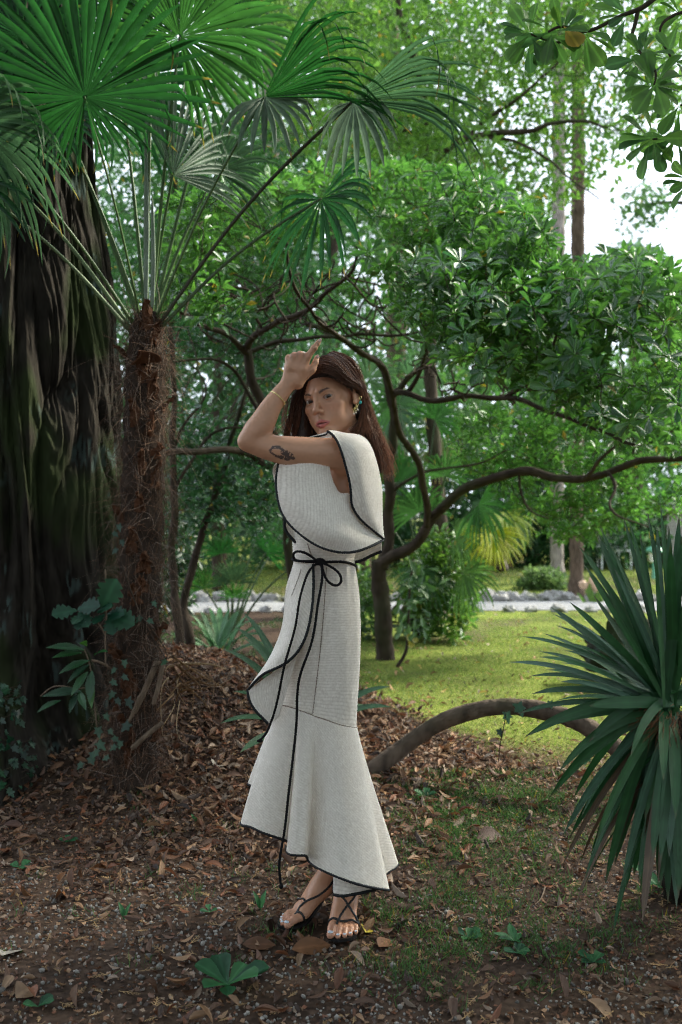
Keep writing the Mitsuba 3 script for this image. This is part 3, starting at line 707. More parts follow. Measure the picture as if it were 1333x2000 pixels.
# close-fitting upper skirt and bodice as one tube: (v, u left, u right, depth radius, depth centre)
def ringtube(rows, n, m, tilt=None):
    r = np.array(rows, float); k = np.linspace(0, 1, len(r)); cs = CubicSpline(k, r)(np.linspace(0, 1, n))
    th = np.arange(m) * 2 * np.pi / m; g = np.zeros((n, m, 3))
    for i, (v, l, rr, dep, dc) in enumerate(cs):
        uc, hw_ = (l + rr) / 2, (rr - l) / 2
        e = .86
        cx, cy = np.sign(np.cos(th)) * np.abs(np.cos(th)) ** e, np.sign(np.sin(th)) * np.abs(np.sin(th)) ** e
        u = uc + hw_ * cx; d = dc - dep * cy
        vv = v + (tilt(i / (n - 1)) * (u - uc) if tilt else 0)
        g[i] = np.array([W(a, b, c) for a, b, c in zip(u, np.broadcast_to(vv, m), d)])
    return g
SHEATH = [(1090, 574, 690, .090, -.01), (1110, 572, 691, .092, -.01), (1150, 562, 697, .104, -.01), (1200, 557, 703, .115, -.01), (1260, 556, 704, .118, -.01), (1320, 556, 701, .112, -.01), (1375, 552, 697, .105, -.01), (1425, 548, 695, .103, -.01)]
g = ringtube(SHEATH, 60, 96, lambda t: .30 * max(0, (t - .75) / .25) ** 1.2)
nr_ = unit(np.stack([g[..., 0] - W(632, 1200)[0], g[..., 1] - W(632, 1200)[1], 0 * g[..., 0]], -1)); fz = (g[..., 2] - W(632, 1100)[2]); amp = .0060 * np.exp(-((fz + .02) / .10) ** 2) + .003
g = g + nr_ * (amp * (meshkit.fbm(np.stack([np.arctan2(nr_[..., 1], nr_[..., 0]) * 5, g[..., 2] * 7, 0 * fz], -1), 2, 4) - .5) * 2)[..., None]
v, f, uv = cloth(g[:, ::-1], .003, True)
scene[dress] = mikit.ply((v, f), 'dress_cloth', smooth=True, uv=uv); labels[dress] = {'label': 'cream textured wrap dress piped in black'}
BOD = [(920, 612, 736, .085, .03), (960, 592, 738, .100, .01), (1010, 580, 728, .105, -.005), (1050, 573, 708, .098, -.01), (1090, 574, 691, .091, -.01), (1100, 575, 690, .089, -.01)]
g2 = ringtube(BOD, 40, 96)
v, f, uv = cloth(g2[:, ::-1], .003, True); obj('bodice', (v, f), 'dress_cloth', dress, True, uv=uv)

# flared flounce: ruled between the seam and the hem, folds deepen downwards
HEM = [(470, 1605, -.04), (484, 1614, -.085), (508, 1624, -.115), (536, 1634, -.120), (556, 1641, -.105), (566, 1650, -.085), (561, 1662, -.115), (566, 1669, -.165), (582, 1671, -.180), (596, 1671, -.166), (599, 1675, -.112),
       (611, 1687, -.118), (630, 1699, -.165), (655, 1711, -.185), (690, 1724, -.180), (725, 1733, -.145), (752, 1738, -.09), (759, 1737, -.045), (752, 1722, -.02), (757, 1706, .0), (772, 1696, .035), (778, 1688, .08), (768, 1695, .15),
       (740, 1710, .20), (690, 1705, .21), (630, 1670, .20), (570, 1620, .19), (520, 1570, .16), (490, 1538, .11), (484, 1532, .065), (496, 1540, .03), (490, 1565, .01)]
TOP = [(541, 1374, -.045), (546, 1376, -.07), (556, 1378, -.09), (568, 1381, -.105), (578, 1384, -.112), (584, 1386, -.114), (588, 1388, -.116), (594, 1390, -.118), (602, 1393, -.120), (610, 1396, -.121), (617, 1399, -.121),
       (626, 1402, -.120), (638, 1406, -.117), (652, 1411, -.112), (668, 1416, -.10), (682, 1419, -.08), (691, 1421, -.055), (696, 1421, -.03), (697, 1420, -.015), (697, 1419, .0), (695, 1418, .015), (690, 1416, .03), (680, 1412, .06),
       (660, 1404, .085), (630, 1396, .095), (600, 1388, .09), (575, 1381, .075), (555, 1377, .05), (546, 1375, .03), (542, 1374, .01), (540, 1374, -.005), (540, 1374, -.025)]
NF, MF = 60, 260
ht, hh = spline(WL(*TOP), MF, True), spline(WL(*HEM), MF, True)
# place the rows on matching control points
def matched(a, b, n):
    a, b = np.vstack([a, a[:1]]), np.vstack([b, b[:1]]); k = np.arange(len(a)); x = np.linspace(0, len(a) - 1, n, endpoint=False)
    return CubicSpline(k, a, bc_type='periodic')(x), CubicSpline(k, b, bc_type='periodic')(x)
ht, hh = matched(WL(*TOP), WL(*HEM), MF)
s = np.linspace(0, 1, NF)[:, None, None]
fl = .90 * s + .10 * s ** 2
hs = hh.copy()
for _ in range(6): hs = (np.roll(hs, 1, 0) + hs * 2 + np.roll(hs, -1, 0)) / 4       # a softer hem shape governs the upper part
mixw = np.clip(s * 1.15, 0, 1) ** 1.1
gf = ht[None] * (1 - fl) + (hs[None] * (1 - mixw) + hh[None] * mixw) * fl
nf_ = unit(np.cross(np.roll(gf, -1, 1) - np.roll(gf, 1, 1), np.gradient(gf, axis=0))); gf = gf + nf_ * (.010 * (meshkit.fbm(gf * [14, 14, 3.5], 2, 9) - .5) * s[..., 0] ** .6)[..., None]
v, f, uv = cloth(gf, .003, True); uv = uv @ np.array([[.86, -.5], [.5, .86]])
obj('flounce', (v, f), 'dress_cloth', dress, True, uv=uv)
gtrim(gf[-1], .0041, closed=True, flat=.8)
gtrim(gf[0][: int(MF * 21 / 32)] * [1, 1, 1] + [0, -.002, 0], .0016, mat='stitch', name='seam')
# under layer of the wrap behind the left foot
sheet('under_layer', [[(655, 1640, -.06), (690, 1650, -.075), (730, 1660, -.05), (752, 1670, -.02)], [(652, 1700, -.075), (685, 1712, -.095), (722, 1716, -.075), (750, 1712, -.02)], [(652, 1746, -.08), (680, 1748, -.105), (715, 1742, -.085), (748, 1733, -.03)]], 24, 30)
trim([(652, 1747, -.081), (666, 1750, -.098), (690, 1747, -.104), (715, 1742, -.086), (748, 1733, -.031)], .0045)

# front flap of the wrap
L_ = [(575, 1104, -.060), (566, 1140, -.055), (559, 1175, -.05), (555, 1210, -.05), (546, 1250, -.055), (521, 1295, -.065), (500, 1325, -.075), (484, 1346, -.09)]
M_ = [(592, 1102, -.118), (592, 1140, -.135), (588, 1178, -.150), (580, 1215, -.158), (568, 1252, -.158), (541, 1290, -.150), (512, 1322, -.125), (485, 1347, -.094)]
R_ = [(612, 1102, -.116), (613, 1140, -.134), (611, 1180, -.148), (604, 1222, -.158), (589, 1262, -.163), (557, 1296, -.160), (520, 1314, -.140), (486, 1346, -.097)]
ga, _ = sheet('front_flap', [L_, M_, R_], 40, 60, rib_turn=.9)
gtrim(ga[-1] + [0, -.002, 0], .0040)
sheet('flap_lining', [[(584, 1270, -.135), (575, 1300, -.125), (560, 1350, -.118), (545, 1400, -.11)], [(550, 1300, -.120), (540, 1325, -.118), (535, 1360, -.112), (534, 1410, -.105)], [(484, 1348, -.096), (489, 1371, -.10), (502, 1391, -.103), (522, 1413, -.104)]], 24, 24, rib_turn=.0)
trim([(484, 1346, -.096), (486, 1362, -.10), (493, 1378, -.102), (504, 1393, -.104), (514, 1403, -.105), (524, 1414, -.106)], .0040)

# cape: front, back, and what shows of the other side
ft = [(545, 902, -.125), (540, 935, -.130), (543, 968, -.140), (552, 1000, -.155), (568, 1025, -.175), (592, 1047, -.195), (622, 1066, -.210), (655, 1077, -.212), (690, 1078, -.200), (722, 1068, -.170), (749, 1055, -.115)]
f1 = [(572, 898, -.155), (570, 930, -.165), (574, 962, -.180), (585, 990, -.200), (602, 1012, -.215), (624, 1030, -.228), (648, 1045, -.232), (675, 1052, -.222), (700, 1056, -.195), (724, 1056, -.160), (749, 1054.5, -.114)]
f2 = [(610, 893, -.165), (612, 925, -.178), (618, 950, -.190), (630, 972, -.205), (645, 992, -.212), (662, 1008, -.212), (680, 1022, -.205), (698, 1034, -.185), (714, 1042, -.160), (730, 1048, -.140), (749, 1054, -.113)]
f3 = [(644, 892, -.150), (645, 915, -.160), (650, 935, -.168), (657, 951, -.172), (667, 962, -.174), (681, 963, -.174), (690, 985, -.166), (706, 1016, -.150), (720, 1030, -.140), (734, 1042, -.128), (749, 1053.5, -.112)]
gc, _ = sheet('cape', [ft, f1, f2, f3], 50, 80, planar=-.16)
gtrim(gc[0] + [0, -.002, 0], .0040)
bt = [(640, 842, -.185), (653, 852, -.200), (664, 873, -.208), (673, 903, -.208), (681, 935, -.205), (685, 962, -.198), (687, 985, -.190), (699, 1008, -.178), (719, 1028, -.158), (738, 1043, -.135), (749.5, 1053, -.112)]
b1 = [(650, 841, -.160), (668, 848, -.180), (684, 870, -.205), (694, 900, -.213), (702, 932, -.210), (707, 960, -.202), (711, 985, -.192), (720, 1008, -.176), (731, 1027, -.155), (741, 1041, -.130), (749.7, 1052, -.111)]
b2 = [(668, 845, -.130), (688, 851, -.165), (706, 870, -.185), (718, 898, -.180), (726, 930, -.160), (731, 960, -.152), (734, 985, -.145), (737, 1008, -.137), (742, 1026, -.126), (746, 1040, -.115), (750, 1051, -.11)]
b3 = [(684, 847, -.05), (706, 852, -.08), (722, 868, -.10), (734, 900, -.07), (741, 932, -.06), (745, 960, -.05), (746, 985, -.05), (747, 1008, -.055), (748, 1026, -.07), (749, 1040, -.09), (750.3, 1050, -.108)]
b4 = [(676, 850, .06), (700, 848, .07), (718, 866, .07), (730, 900, .06), (736, 935, .04), (740, 965, .03), (742, 985, .02), (744, 1008, .0), (746, 1024, -.03), (748, 1038, -.07), (750, 1050, -.106)]
gb, _ = sheet('cape_back', [bt, b1, b2, b3, b4], 50, 80, planar=.50)
gtrim(gb[0] + [0, -.002, 0], .0037)
trim([(575, 857, -.095), (595, 856.5, -.092), (615, 853.5, -.092), (632, 850, -.10), (640, 843, -.180)], .0026)
sheet('cape_shoulder', [[(592, 858, -.085), (612, 852, -.083), (628, 848, -.085), (644, 841, -.12)], [(590, 872, -.10), (612, 872, -.10), (632, 870, -.11), (652, 866, -.13)]], 12, 24)
sheet('far_cape', [[(543, 903, -.05), (533, 917, -.01), (535, 935, -.01), (543, 958, -.03), (557, 1015, -.03), (558, 1035, -.04), (575, 1056, -.05)], [(575, 900, -.03), (575, 915, .0), (577, 935, .0), (580, 955, .0), (585, 1010, -.0), (588, 1030, -.02), (590, 1050, -.05)]], 14, 50)
trim([(558, 1014, -.042), (556, 1026, -.045), (561, 1040, -.05), (569, 1050, -.055), (578, 1060, -.06)], .0042)
sheet('back_ruffle', [[(694, 1076, .0), (715, 1068, .0), (746, 1050, -.02)], [(692, 1098, -.01), (716, 1090, -.005), (746, 1076, -.02)]], 14, 24)
trim([(693, 1098, -.012), (708, 1094, -.008), (724, 1086, -.008), (746, 1077, -.022)], .0042)

# seams
trim([(638, 1108, -.105), (634, 1180, -.128), (627, 1260, -.131), (619, 1330, -.125), (611, 1394, -.122)], .0012, mat='stitch', name='seam')
trim([(690, 1106, -.03), (687, 1125, -.058), (690, 1150, -.062), (697, 1180, -.058)], .0011, mat='stitch', name='seam')
trim([(601, 1062, -.100), (606, 1078, -.100), (612, 1092, -.102)], .0012, mat='stitch', name='seam')
trim([(590, 1108, -.118), (581, 1135, -.128), (570, 1163, -.110)], .0012, mat='stitch', name='seam')

# tie belt with its bow
bel = nm('tie_belt', woman)
mb = MB()
ring = spline(WL((571, 1092, -.02), (589, 1096, -.098), (627, 1098, -.117), (664, 1097, -.106), (687, 1101, -.064), (695, 1106, -.005), (680, 1102, .05), (630, 1094, .085), (585, 1090, .04)), 90, True)
mb.add(*tube(ring, .0037, 8, closed=True))
v, f = ico(3); mb.add(v * [.015, .010, .010] * (1 + .25 * meshkit.fbm(v * 3, 2)[:, None]) + W(625, 1097, -.118), f)
scene[bel] = mikit.ply(mb.mesh(), 'cord', smooth=True); labels[bel] = {'label': 'thin black cord belt tied in a bow'}
def cordp(name, pts, r=.0036, n=60): obj(name, tube(spline(WL(*pts), n), r, 8), 'cord', bel, True)
cordp('bow_loop', [(622, 1098, -.125), (604, 1084, -.130), (585, 1077, -.125), (574, 1082, -.110), (576, 1092, -.105), (592, 1096, -.118), (615, 1096, -.125)])
cordp('bow_loop', [(627, 1098, -.125), (645, 1106, -.135), (661, 1118, -.138), (667, 1133, -.135), (660, 1143, -.134), (645, 1139, -.137), (635, 1125, -.137), (629, 1104, -.127)])
cordp('tail', [(624, 1099, -.125), (608, 1110, -.140), (594, 1140, -.152), (584, 1180, -.165), (578, 1220, -.172), (566, 1265, -.175), (556, 1300, -.172), (546, 1350, -.15), (538, 1385, -.135), (528, 1415, -.125), (518, 1435, -.125), (506, 1447, -.12)], .0034, 90)
cordp('tail', [(627, 1099, -.125), (630, 1125, -.138), (623, 1170, -.150), (616, 1220, -.160), (606, 1265, -.165), (591, 1305, -.165), (582, 1345, -.160), (580, 1400, -.150), (576, 1450, -.155), (569, 1510, -.165), (562, 1570, -.172), (555, 1630, -.172), (547, 1675, -.172), (546, 1700, -.172), (549, 1728, -.172)], .0036, 110)
v, f = ico(2); obj('tail_knot', (v * [.006, .006, .008] + W(549.5, 1731, -.172), f), 'cord', bel, True)
v, f = ico(2); obj('tail_knot', (v * [.009, .005, .005] + W(508, 1447, -.12), f), 'cord', bel, True)

# ------------------------------------------------------------------ sandals
principled('sandal_leather', (.012, .012, .013), .38, .5)
def sandal(ft, straps):
    k = nm('sandal', woman)
    xs = np.linspace(-.185, .070, 40)
    hwid = np.interp(xs, [-.185, -.17, -.14, -.08, -.03, .0, .03, .055, .066, .070], [.004, .020, .027, .024, .036, .042, .041, .033, .018, .004])
    cen = np.interp(xs, [-.185, -.08, -.02, .03, .07], [0, -.003, -.002, .001, .008])
    z = np.interp(xs, [-.185, -.13, -.10, -.06, -.02, .01, .07], [.084, .078, .066, .038, .009, .002, .004]); z = np.convolve(np.pad(z, 2, 'edge'), np.ones(5) / 5, 'valid')
    g = np.stack([np.stack([xs, cen + a * hwid, z + 0 * xs], 1) for a in np.linspace(-1, 1, 13)], 0)
    v, f, _ = cloth(g, .009); mb = MB(); mb.add(ft.o + v @ ft.R.T, f)
    scene[k] = mikit.ply(mb.mesh(), 'sandal_leather', smooth=50); labels[k] = {}
    hp = np.array([ft.w(-.160, 0, .078), ft.w(-.166, 0, .04), ft.w(-.166, 0, -.018)])
    obj('heel', tube(hp, [.018, .010, .0075], 10), 'sandal_leather', k, 50)
    for st in straps:
        p = spline(np.array([ft.w(*q) for q in st]), 40)
        d = ft.sdf(p); e = 1e-3
        grad = unit(np.stack([ft.sdf(p + np.eye(3)[i] * e) - ft.sdf(p - np.eye(3)[i] * e) for i in range(3)], 1))
        p = p - grad * (d - .0022)[:, None]                              # lies on the skin
        for _ in range(3): p[1:-1] = (p[:-2] + 2 * p[1:-1] + p[2:]) / 4
        obj('strap', tube(p, .0032, 8), 'sandal_leather', k, True)
    del labels[k]
    return k
sandal(footl, [[(.004, .046, .012), (.012, .030, .045), (.014, .010, .040), (.002, -.025, .038), (-.012, -.046, .012)],
               [(.022, .020, .030), (-.008, .006, .052), (-.036, -.014, .07), (-.07, -.032, .095), (-.115, -.036, .14)],
               [(-.012, -.044, .018), (-.022, -.022, .055), (-.050, .008, .078), (-.08, .030, .10), (-.13, .034, .15)]])
sandal(footr, [[(.004, .048, .012), (.014, .034, .042), (.018, .020, .035)],
               [(.022, .020, .030), (-.02, .022, .058), (-.06, .034, .080), (-.10, .036, .105), (-.13, .034, .13)],
               [(-.018, .018, .06), (-.03, -.01, .055), (-.02, -.04, .02)], [(-.10, .034, .105), (-.13, .036, .09), (-.15, .03, .085)]])

# ------------------------------------------------------------------ jewellery, tattoo
scene['gold'] = {'type': 'roughconductor', 'material': 'Au', 'alpha': .25}
scene['silver'] = {'type': 'roughconductor', 'material': 'Ag', 'alpha': .25}
principled('turquoise', (.03, .42, .40), .3, .5); principled('pearl', (.72, .70, .62), .25, .5)
ax_ = unit(W(553, 763, -.131) - W(529, 796, -.138)); br_c = W(543, 778.5, -.1345); e1 = unit(np.cross(ax_, [0, 1, 0])); e2 = np.cross(ax_, e1)
t = np.linspace(0, 2 * np.pi, 72, endpoint=False)
pb = br_c + .0272 * (np.cos(t)[:, None] * e1 + np.sin(t)[:, None] * e2) + (.004 * np.sin(t + .8))[:, None] * ax_
obj('bracelet', tube(pb, .0013 + .0006 * (np.arange(72) % 4 < 2), 6, closed=True), 'gold', woman, True)
m_ = W(*HAND['mcp'][2]); obj('ring', tube(m_ + np.array([.004, .012, .004]) + .0105 * (np.cos(t)[:, None] * np.array([1, 0, .1]) + np.sin(t)[:, None] * np.array([0, .5, .85])), .0013, 6, closed=True), 'silver', woman, True)
def hoop(u, v_, d, r, mat='gold'):
    t = np.linspace(0, 2 * np.pi, 20, endpoint=False)
    return obj('earring', tube(W(u, v_, d) + r * (np.cos(t)[:, None] * np.array([.7, -.7, 0]) + np.sin(t)[:, None] * np.array([0, 0, 1])), .0009, 5, closed=True), mat, woman, True)
ED = -.072
k = hoop(704, 777, ED, .0045); v, f = ico(2)
obj('stone', (v * [.0042, .0035, .0050] + W(704.5, 786, ED), f), 'turquoise', k, 40)
for u, v_, L in ((699, 790, 9), (695.5, 795, 10), (691.5, 799, 8)):
    k = hoop(u, v_, ED, .0038)
    obj('drop', tube(WL((u, v_ + 2, ED - .001), (u + .3, v_ + L, ED - .001)), .0008, 5), 'gold', k, True)
    v, f = ico(2); obj('bead', (v * .0024 + W(u + .3, v_ + L + 1, ED - .001), f), 'pearl', k, True)
# ------------------------------------------------------------------ the low spreading evergreen tree behind the woman
rng = np.random.default_rng(31)
tree = thing('evergreen_tree', 'low spreading evergreen tree with dark forked trunk and glossy leaves behind the woman', 'tree')
limbs = []
def add_limb(parent, name, pts, r0, r1, mat='bark', n=None, store=limbs, wob=.045):
    c, r, m = limb(pts, r0, r1, n, 9, wob, len(store)); store.append(c); obj(name, m, mat, parent, True); return c
add_limb(tree, 'trunk', [(758, 1312, 8.4), (757, 1270, 8.4), (748, 1200, 8.38), (740, 1140, 8.35), (738, 1095, 8.3)], .088, .072, n=40)
add_limb(tree, 'limb', [(740, 1112, 8.3), (770, 1085, 8.2), (800, 1072, 8.1), (825, 1045, 8.0), (845, 1015, 7.95), (880, 975, 7.8), (920, 948, 7.7), (970, 932, 7.6), (1020, 922, 7.5), (1080, 929, 7.4), (1140, 934, 7.3), (1200, 916, 7.2), (1260, 900, 7.1), (1350, 892, 7.0)], .054, .024)
add_limb(tree, 'limb', [(745, 1110, 8.3), (757, 1050, 8.3), (760, 980, 8.25), (764, 900, 8.2), (770, 830, 8.1), (766, 775, 8.0), (752, 730, 7.9), (700, 685, 7.6), (650, 655, 7.3), (600, 628, 7.0)], .058, .018)
add_limb(tree, 'limb', [(836, 1026, 7.95), (833, 985, 7.8), (822, 925, 7.6), (805, 880, 7.4), (782, 845, 7.2), (769, 800, 7.0), (768, 775, 6.9), (790, 770, 6.8), (850, 782, 6.7), (920, 776, 6.6), (985, 774, 6.5), (1060, 800, 6.3), (1150, 835, 6.1), (1240, 870, 5.9)], .034, .012)
add_limb(tree, 'branch', [(769, 790, 6.95), (752, 725, 6.7), (715, 695, 6.4), (660, 655, 6.1), (600, 600, 5.8), (570, 540, 5.6), (560, 470, 5.5)], .024, .009)
add_limb(tree, 'branch', [(766, 775, 8.0), (800, 735, 7.7), (860, 700, 7.4), (930, 690, 7.1), (1000, 650, 6.8), (1080, 620, 6.5), (1160, 590, 6.3)], .030, .010)
add_limb(tree, 'branch', [(800, 770, 6.8), (830, 700, 6.6), (850, 640, 6.4), (900, 590, 6.2), (960, 560, 6.0), (1040, 560, 5.8)], .018, .007)
add_limb(tree, 'branch', [(985, 774, 6.5), (1060, 730, 6.2), (1085, 680, 6.0), (1100, 620, 5.8), (1130, 570, 5.6)], .018, .007)
add_limb(tree, 'branch', [(1140, 934, 7.3), (1180, 890, 7.0), (1220, 860, 6.8), (1290, 830, 6.6)], .020, .008)
add_limb(tree, 'branch', [(1010, 924, 7.5), (1020, 965, 7.5), (1040, 1000, 7.5), (1075, 1015, 7.5)], .012, .005)
add_limb(tree, 'branch', [(1190, 920, 7.2), (1200, 960, 7.1), (1190, 990, 7.0), (1215, 1015, 6.9), (1270, 1030, 6.9)], .015, .005)
add_limb(tree, 'branch', [(762, 960, 8.25), (800, 935, 8.0), (860, 915, 7.8), (940, 905, 7.6), (990, 880, 7.5)], .016, .006)
# second stem on the left that forks behind her arm
left = thing('evergreen_tree', 'dark forking evergreen stem rising behind the raised arm', 'tree')
ll = []
add_limb(left, 'trunk', [(585, 1240, 7.4), (570, 1100, 7.35), (555, 960, 7.3), (530, 850, 7.2), (505, 775, 7.1), (485, 690, 7.0)], .055, .034, store=ll)
add_limb(left, 'limb', [(485, 690, 7.0), (505, 655, 6.8), (545, 632, 6.6), (600, 605, 6.4), (640, 575, 6.2), (690, 530, 6.0), (700, 480, 5.9)], .030, .010, store=ll)
add_limb(left, 'limb', [(485, 690, 7.0), (455, 665, 6.9), (420, 645, 6.8), (385, 630, 6.7), (345, 605, 6.6), (300, 580, 6.5)], .026, .012, store=ll)
add_limb(left, 'limb', [(490, 685, 7.0), (540, 668, 7.0), (600, 662, 6.9), (680, 655, 6.8), (760, 660, 6.7), (860, 640, 6.6)], .020, .008, store=ll)
add_limb(left, 'limb', [(512, 640, 6.75), (500, 600, 6.5), (490, 570, 6.3), (455, 560, 6.2), (400, 520, 6.1)], .014, .006, store=ll)
add_limb(left, 'limb', [(540, 915, 7.25), (500, 889, 7.1), (460, 879, 6.9), (410, 880, 6.7), (340, 881, 6.5), (280, 884, 6.4)], .034, .022, store=ll)
add_limb(left, 'limb', [(520, 830, 7.2), (470, 740, 7.1), (430, 705, 6.9), (380, 702, 6.8), (330, 712, 6.7)], .020, .008, store=ll)

CROWN = [(330, 400), (470, 360), (600, 330), (800, 320), (960, 350), (1050, 420), (1110, 530), (1180, 500), (1260, 490), (1345, 550), (1345, 880), (1230, 880), (1120, 800), (1030, 740), (900, 660), (760, 620), (640, 560), (540, 600), (430, 640), (330, 600)]
tw = volume(rng, CROWN, 2250, 5.0, 9.2, .45, 1.1, 4)
tw2 = volume(rng, [(840, 800), (1040, 800), (1345, 860), (1345, 1010), (1240, 1010), (1150, 1060), (1060, 1060), (1000, 980), (900, 900)], 480, 7.9, 9.3, .42, 1.3, 5)
tw3 = volume(rng, [(700, 480), (1345, 560), (1345, 860), (1180, 830), (1000, 760), (850, 700)], 380, 4.5, 6.0, .45, 1.4, 6)
tw = np.vstack([tw, tw2, tw3])
mb, tips = grow(rng, limbs + ll, tw)
mb.put('twigs', 'bark', tree, True, kind='stuff')
bare, _ = grow(rng, ll + limbs, np.vstack([volume(rng, [(340, 540), (760, 500), (790, 670), (600, 660), (480, 690), (340, 670)], 150, 5.6, 7.2), volume(rng, [(770, 640), (1100, 600), (1120, 770), (1000, 790), (780, 770)], 110, 6.0, 7.6)]), .004, rk=2.3)
bare.put('bare_twigs', 'bark', left, True, kind='stuff')
axis = unit(tips * .5 + [0, 0, .55] + rng.normal(0, .35, tips.shape))
p, d, n, L = rosettes(rng, tw, axis, 10, .088)
c = leafcol(rng, len(p), (0.036, 0.125, 0.0207), (0.108, 0.275, 0.0391), .006)
near = np.argsort(p[:, 1] + 30 * (np.abs(p[:, 0]) > p[:, 1] * .36))[:260]                     # the leaves that show largest: one part each
rest = np.setdiff1d(np.arange(len(p)), near)
v, f, cc = leaves(OBO_MID, p[rest], d[rest], n[rest], L[rest], L[rest] * .40, c[rest])
obj('foliage', (v, f), 'leaf_glossy', tree, True, color=cc, kind='stuff')
LEAFCOLS = [(0.028, 0.105, 0.023), (0.044, 0.15, 0.0276), (0.068, 0.2, 0.0368), (0.0336, 0.12, 0.0391), (.40, .30, .03)]
one_leaf = libset(OBO, LEAFCOLS, 'leaf_part', .42, trans=1.1, gloss=.08, alpha=.22)
def put_leaf(parent, p, d, n, L, kind, width=1.0, name='leaf', lib=None, roll=0):
    d = unit(d); s = unit(np.cross(n, d)); m = np.eye(4); m[:3, 0], m[:3, 1], m[:3, 2], m[:3, 3] = d * L, s * L * width, np.cross(d, s) * L, p
    k = nm(name, parent); scene[k] = {**(lib or one_leaf)[kind], 'to_world': T(m)}; return k
for i in near: put_leaf(tree, p[i], d[i], n[i], L[i], int(rng.integers(0, 4)) if rng.random() > .01 else 4)

# ------------------------------------------------------------------ the branch hanging in at the top right
br = thing('broadleaf_tree', 'broadleaf tree reaching in at the top right with large rounded backlit leaves', 'tree')
bl = []
def blimb(pts, r0, r1): add_limb(br, 'twig', pts, r0, r1, store=bl, wob=.0)
blimb([(1420, -90, 2.85), (1340, -40, 2.78), (1275, 0, 2.72), (1251, 17, 2.7), (1207, 34, 2.68), (1140, 61, 2.65), (1099, 52, 2.64), (1072, 62, 2.63)], .011, .0035)
blimb([(1138, 62, 2.65), (1115, 76, 2.66), (1086, 83, 2.66), (1060, 76, 2.65), (1038, 67, 2.63)], .0045, .0028)
blimb([(1246, 22, 2.7), (1240, 50, 2.69), (1236, 78, 2.66), (1258, 111, 2.64), (1280, 138, 2.62), (1278, 166, 2.6)], .006, .003)
blimb([(1350, 20, 2.8), (1300, 40, 2.75), (1290, 70, 2.72), (1310, 110, 2.7)], .006, .003)
blimb([(1360, 255, 2.7), (1320, 265, 2.68), (1276, 272, 2.66)], .005, .003)
blimb([(1360, 210, 2.75), (1330, 205, 2.72)], .005, .003)
blimb([(1370, 350, 2.6), (1350, 352, 2.58)], .004, .003)
NEARLEAF = tmpl([(0, 0.03), (.12, .06), (.28, .16), (.45, .30), (.62, .42), (.76, .46), (.88, .40), (.96, .24), (1, 0)], .20, .10)
near_lib = libset(NEARLEAF, ((0.088, 0.22, 0.0391), (0.12, 0.28, 0.046), (0.06, 0.165, 0.0414), (0.152, 0.33, 0.05175), (.55, .38, .05)), 'leaf_backlit', .95, trans=1.1, gloss=.04, alpha=.3, rib=.5)
def rosette_at(u, v, Y, n, spread, L, lean):
    cpt = P(u, v, Y)
    for k in range(n):
        a = math.radians(lean + spread * ((k + .5) / n - .5) + rng.normal(0, 7)); dy = rng.normal(0, .30)
        d = np.array([math.cos(a), dy, math.sin(a)]); n_ = np.array([rng.normal(0, .75), -1 + rng.normal(0, .35), .5 + rng.normal(0, .7)])
        put_leaf(br, cpt + unit(d) * .010 + [0, rng.normal(0, .012), 0], d, n_, L * (.72 + .4 * rng.random()), int(rng.choice(4, p=[.4, .3, .2, .1])), .45 + .1 * rng.random(), lib=near_lib)
rosette_at(1038, 67, 2.63, 12, 300, .085, 215); rosette_at(1076, 66, 2.64, 12, 220, .082, 262); rosette_at(1100, 60, 2.64, 7, 150, .075, 75); rosette_at(1138, 66, 2.65, 6, 120, .085, 305)
rosette_at(1225, 30, 2.69, 5, 160, .085, 190); rosette_at(1255, 108, 2.64, 10, 320, .080, 200); rosette_at(1278, 168, 2.6, 15, 330, .092, 262); rosette_at(1276, 272, 2.66, 14, 270, .085, 240)
rosette_at(1310, 112, 2.7, 8, 260, .085, 240); rosette_at(1328, 205, 2.72, 9, 240, .088, 230); rosette_at(1350, 352, 2.58, 5, 120, .075, 185); rosette_at(1335, 30, 2.78, 8, 260, .085, 230); rosette_at(1322, 266, 2.68, 8, 240, .085, 260)
put_leaf(br, P(1102, 52, 2.63), np.array([.5, -.2, -.75]), np.array([.2, -1, .3]), .068, 4, 1.1, lib=near_lib)

# the tree itself stands just outside the frame on the right and roofs the foreground
bt_ = []
def wlimb(name, pts, r0, r1): c = spline(np.array(pts, float), 40); bt_.append(c); obj(name, tube(c, np.linspace(r0, r1, 40), 10), 'bark', br, True)
wlimb('trunk', [(4.3, 2.6, -.1), (4.25, 2.6, 1.0), (4.0, 2.7, 2.2), (3.7, 2.8, 3.6), (3.6, 2.8, 5.2)], .17, .06)
wlimb('limb', [(3.95, 2.7, 2.4), (3.0, 2.8, 2.75), (2.0, 2.9, 2.72), (1.4, 2.87, 2.62), tuple(P(1420, -90, 2.85))], .07, .013)
wlimb('limb', [(3.75, 2.8, 3.4), (4.4, 4.0, 3.9), (5.0, 5.2, 4.2)], .07, .02); wlimb('limb', [(3.7, 2.8, 3.6), (2.6, 1.4, 4.3), (1.4, .2, 4.8)], .07, .02); wlimb('limb', [(4.0, 2.7, 2.3), (5.2, 1.6, 3.2), (6.2, .6, 3.9)], .07, .02)
q = rng.random((20000, 3)) * [7.4, 11.0, 5.8] + [.6, -3.0, 2.0]
q = q[(((q[:, 0] - 4.2) / 3.5) ** 2 + ((q[:, 1] - .47 * q[:, 0] - 1.0) / 3.1) ** 2 + ((q[:, 2] - 4.6) / 2.9) ** 2 < 1) & (meshkit.fbm(q * 1.0, 2, 8) > .36) & ((q[:, 0] > q[:, 1] * .343 + .45) | (q[:, 2] > EYE + np.maximum(q[:, 1], 0) * .545 + .4))][:3000]
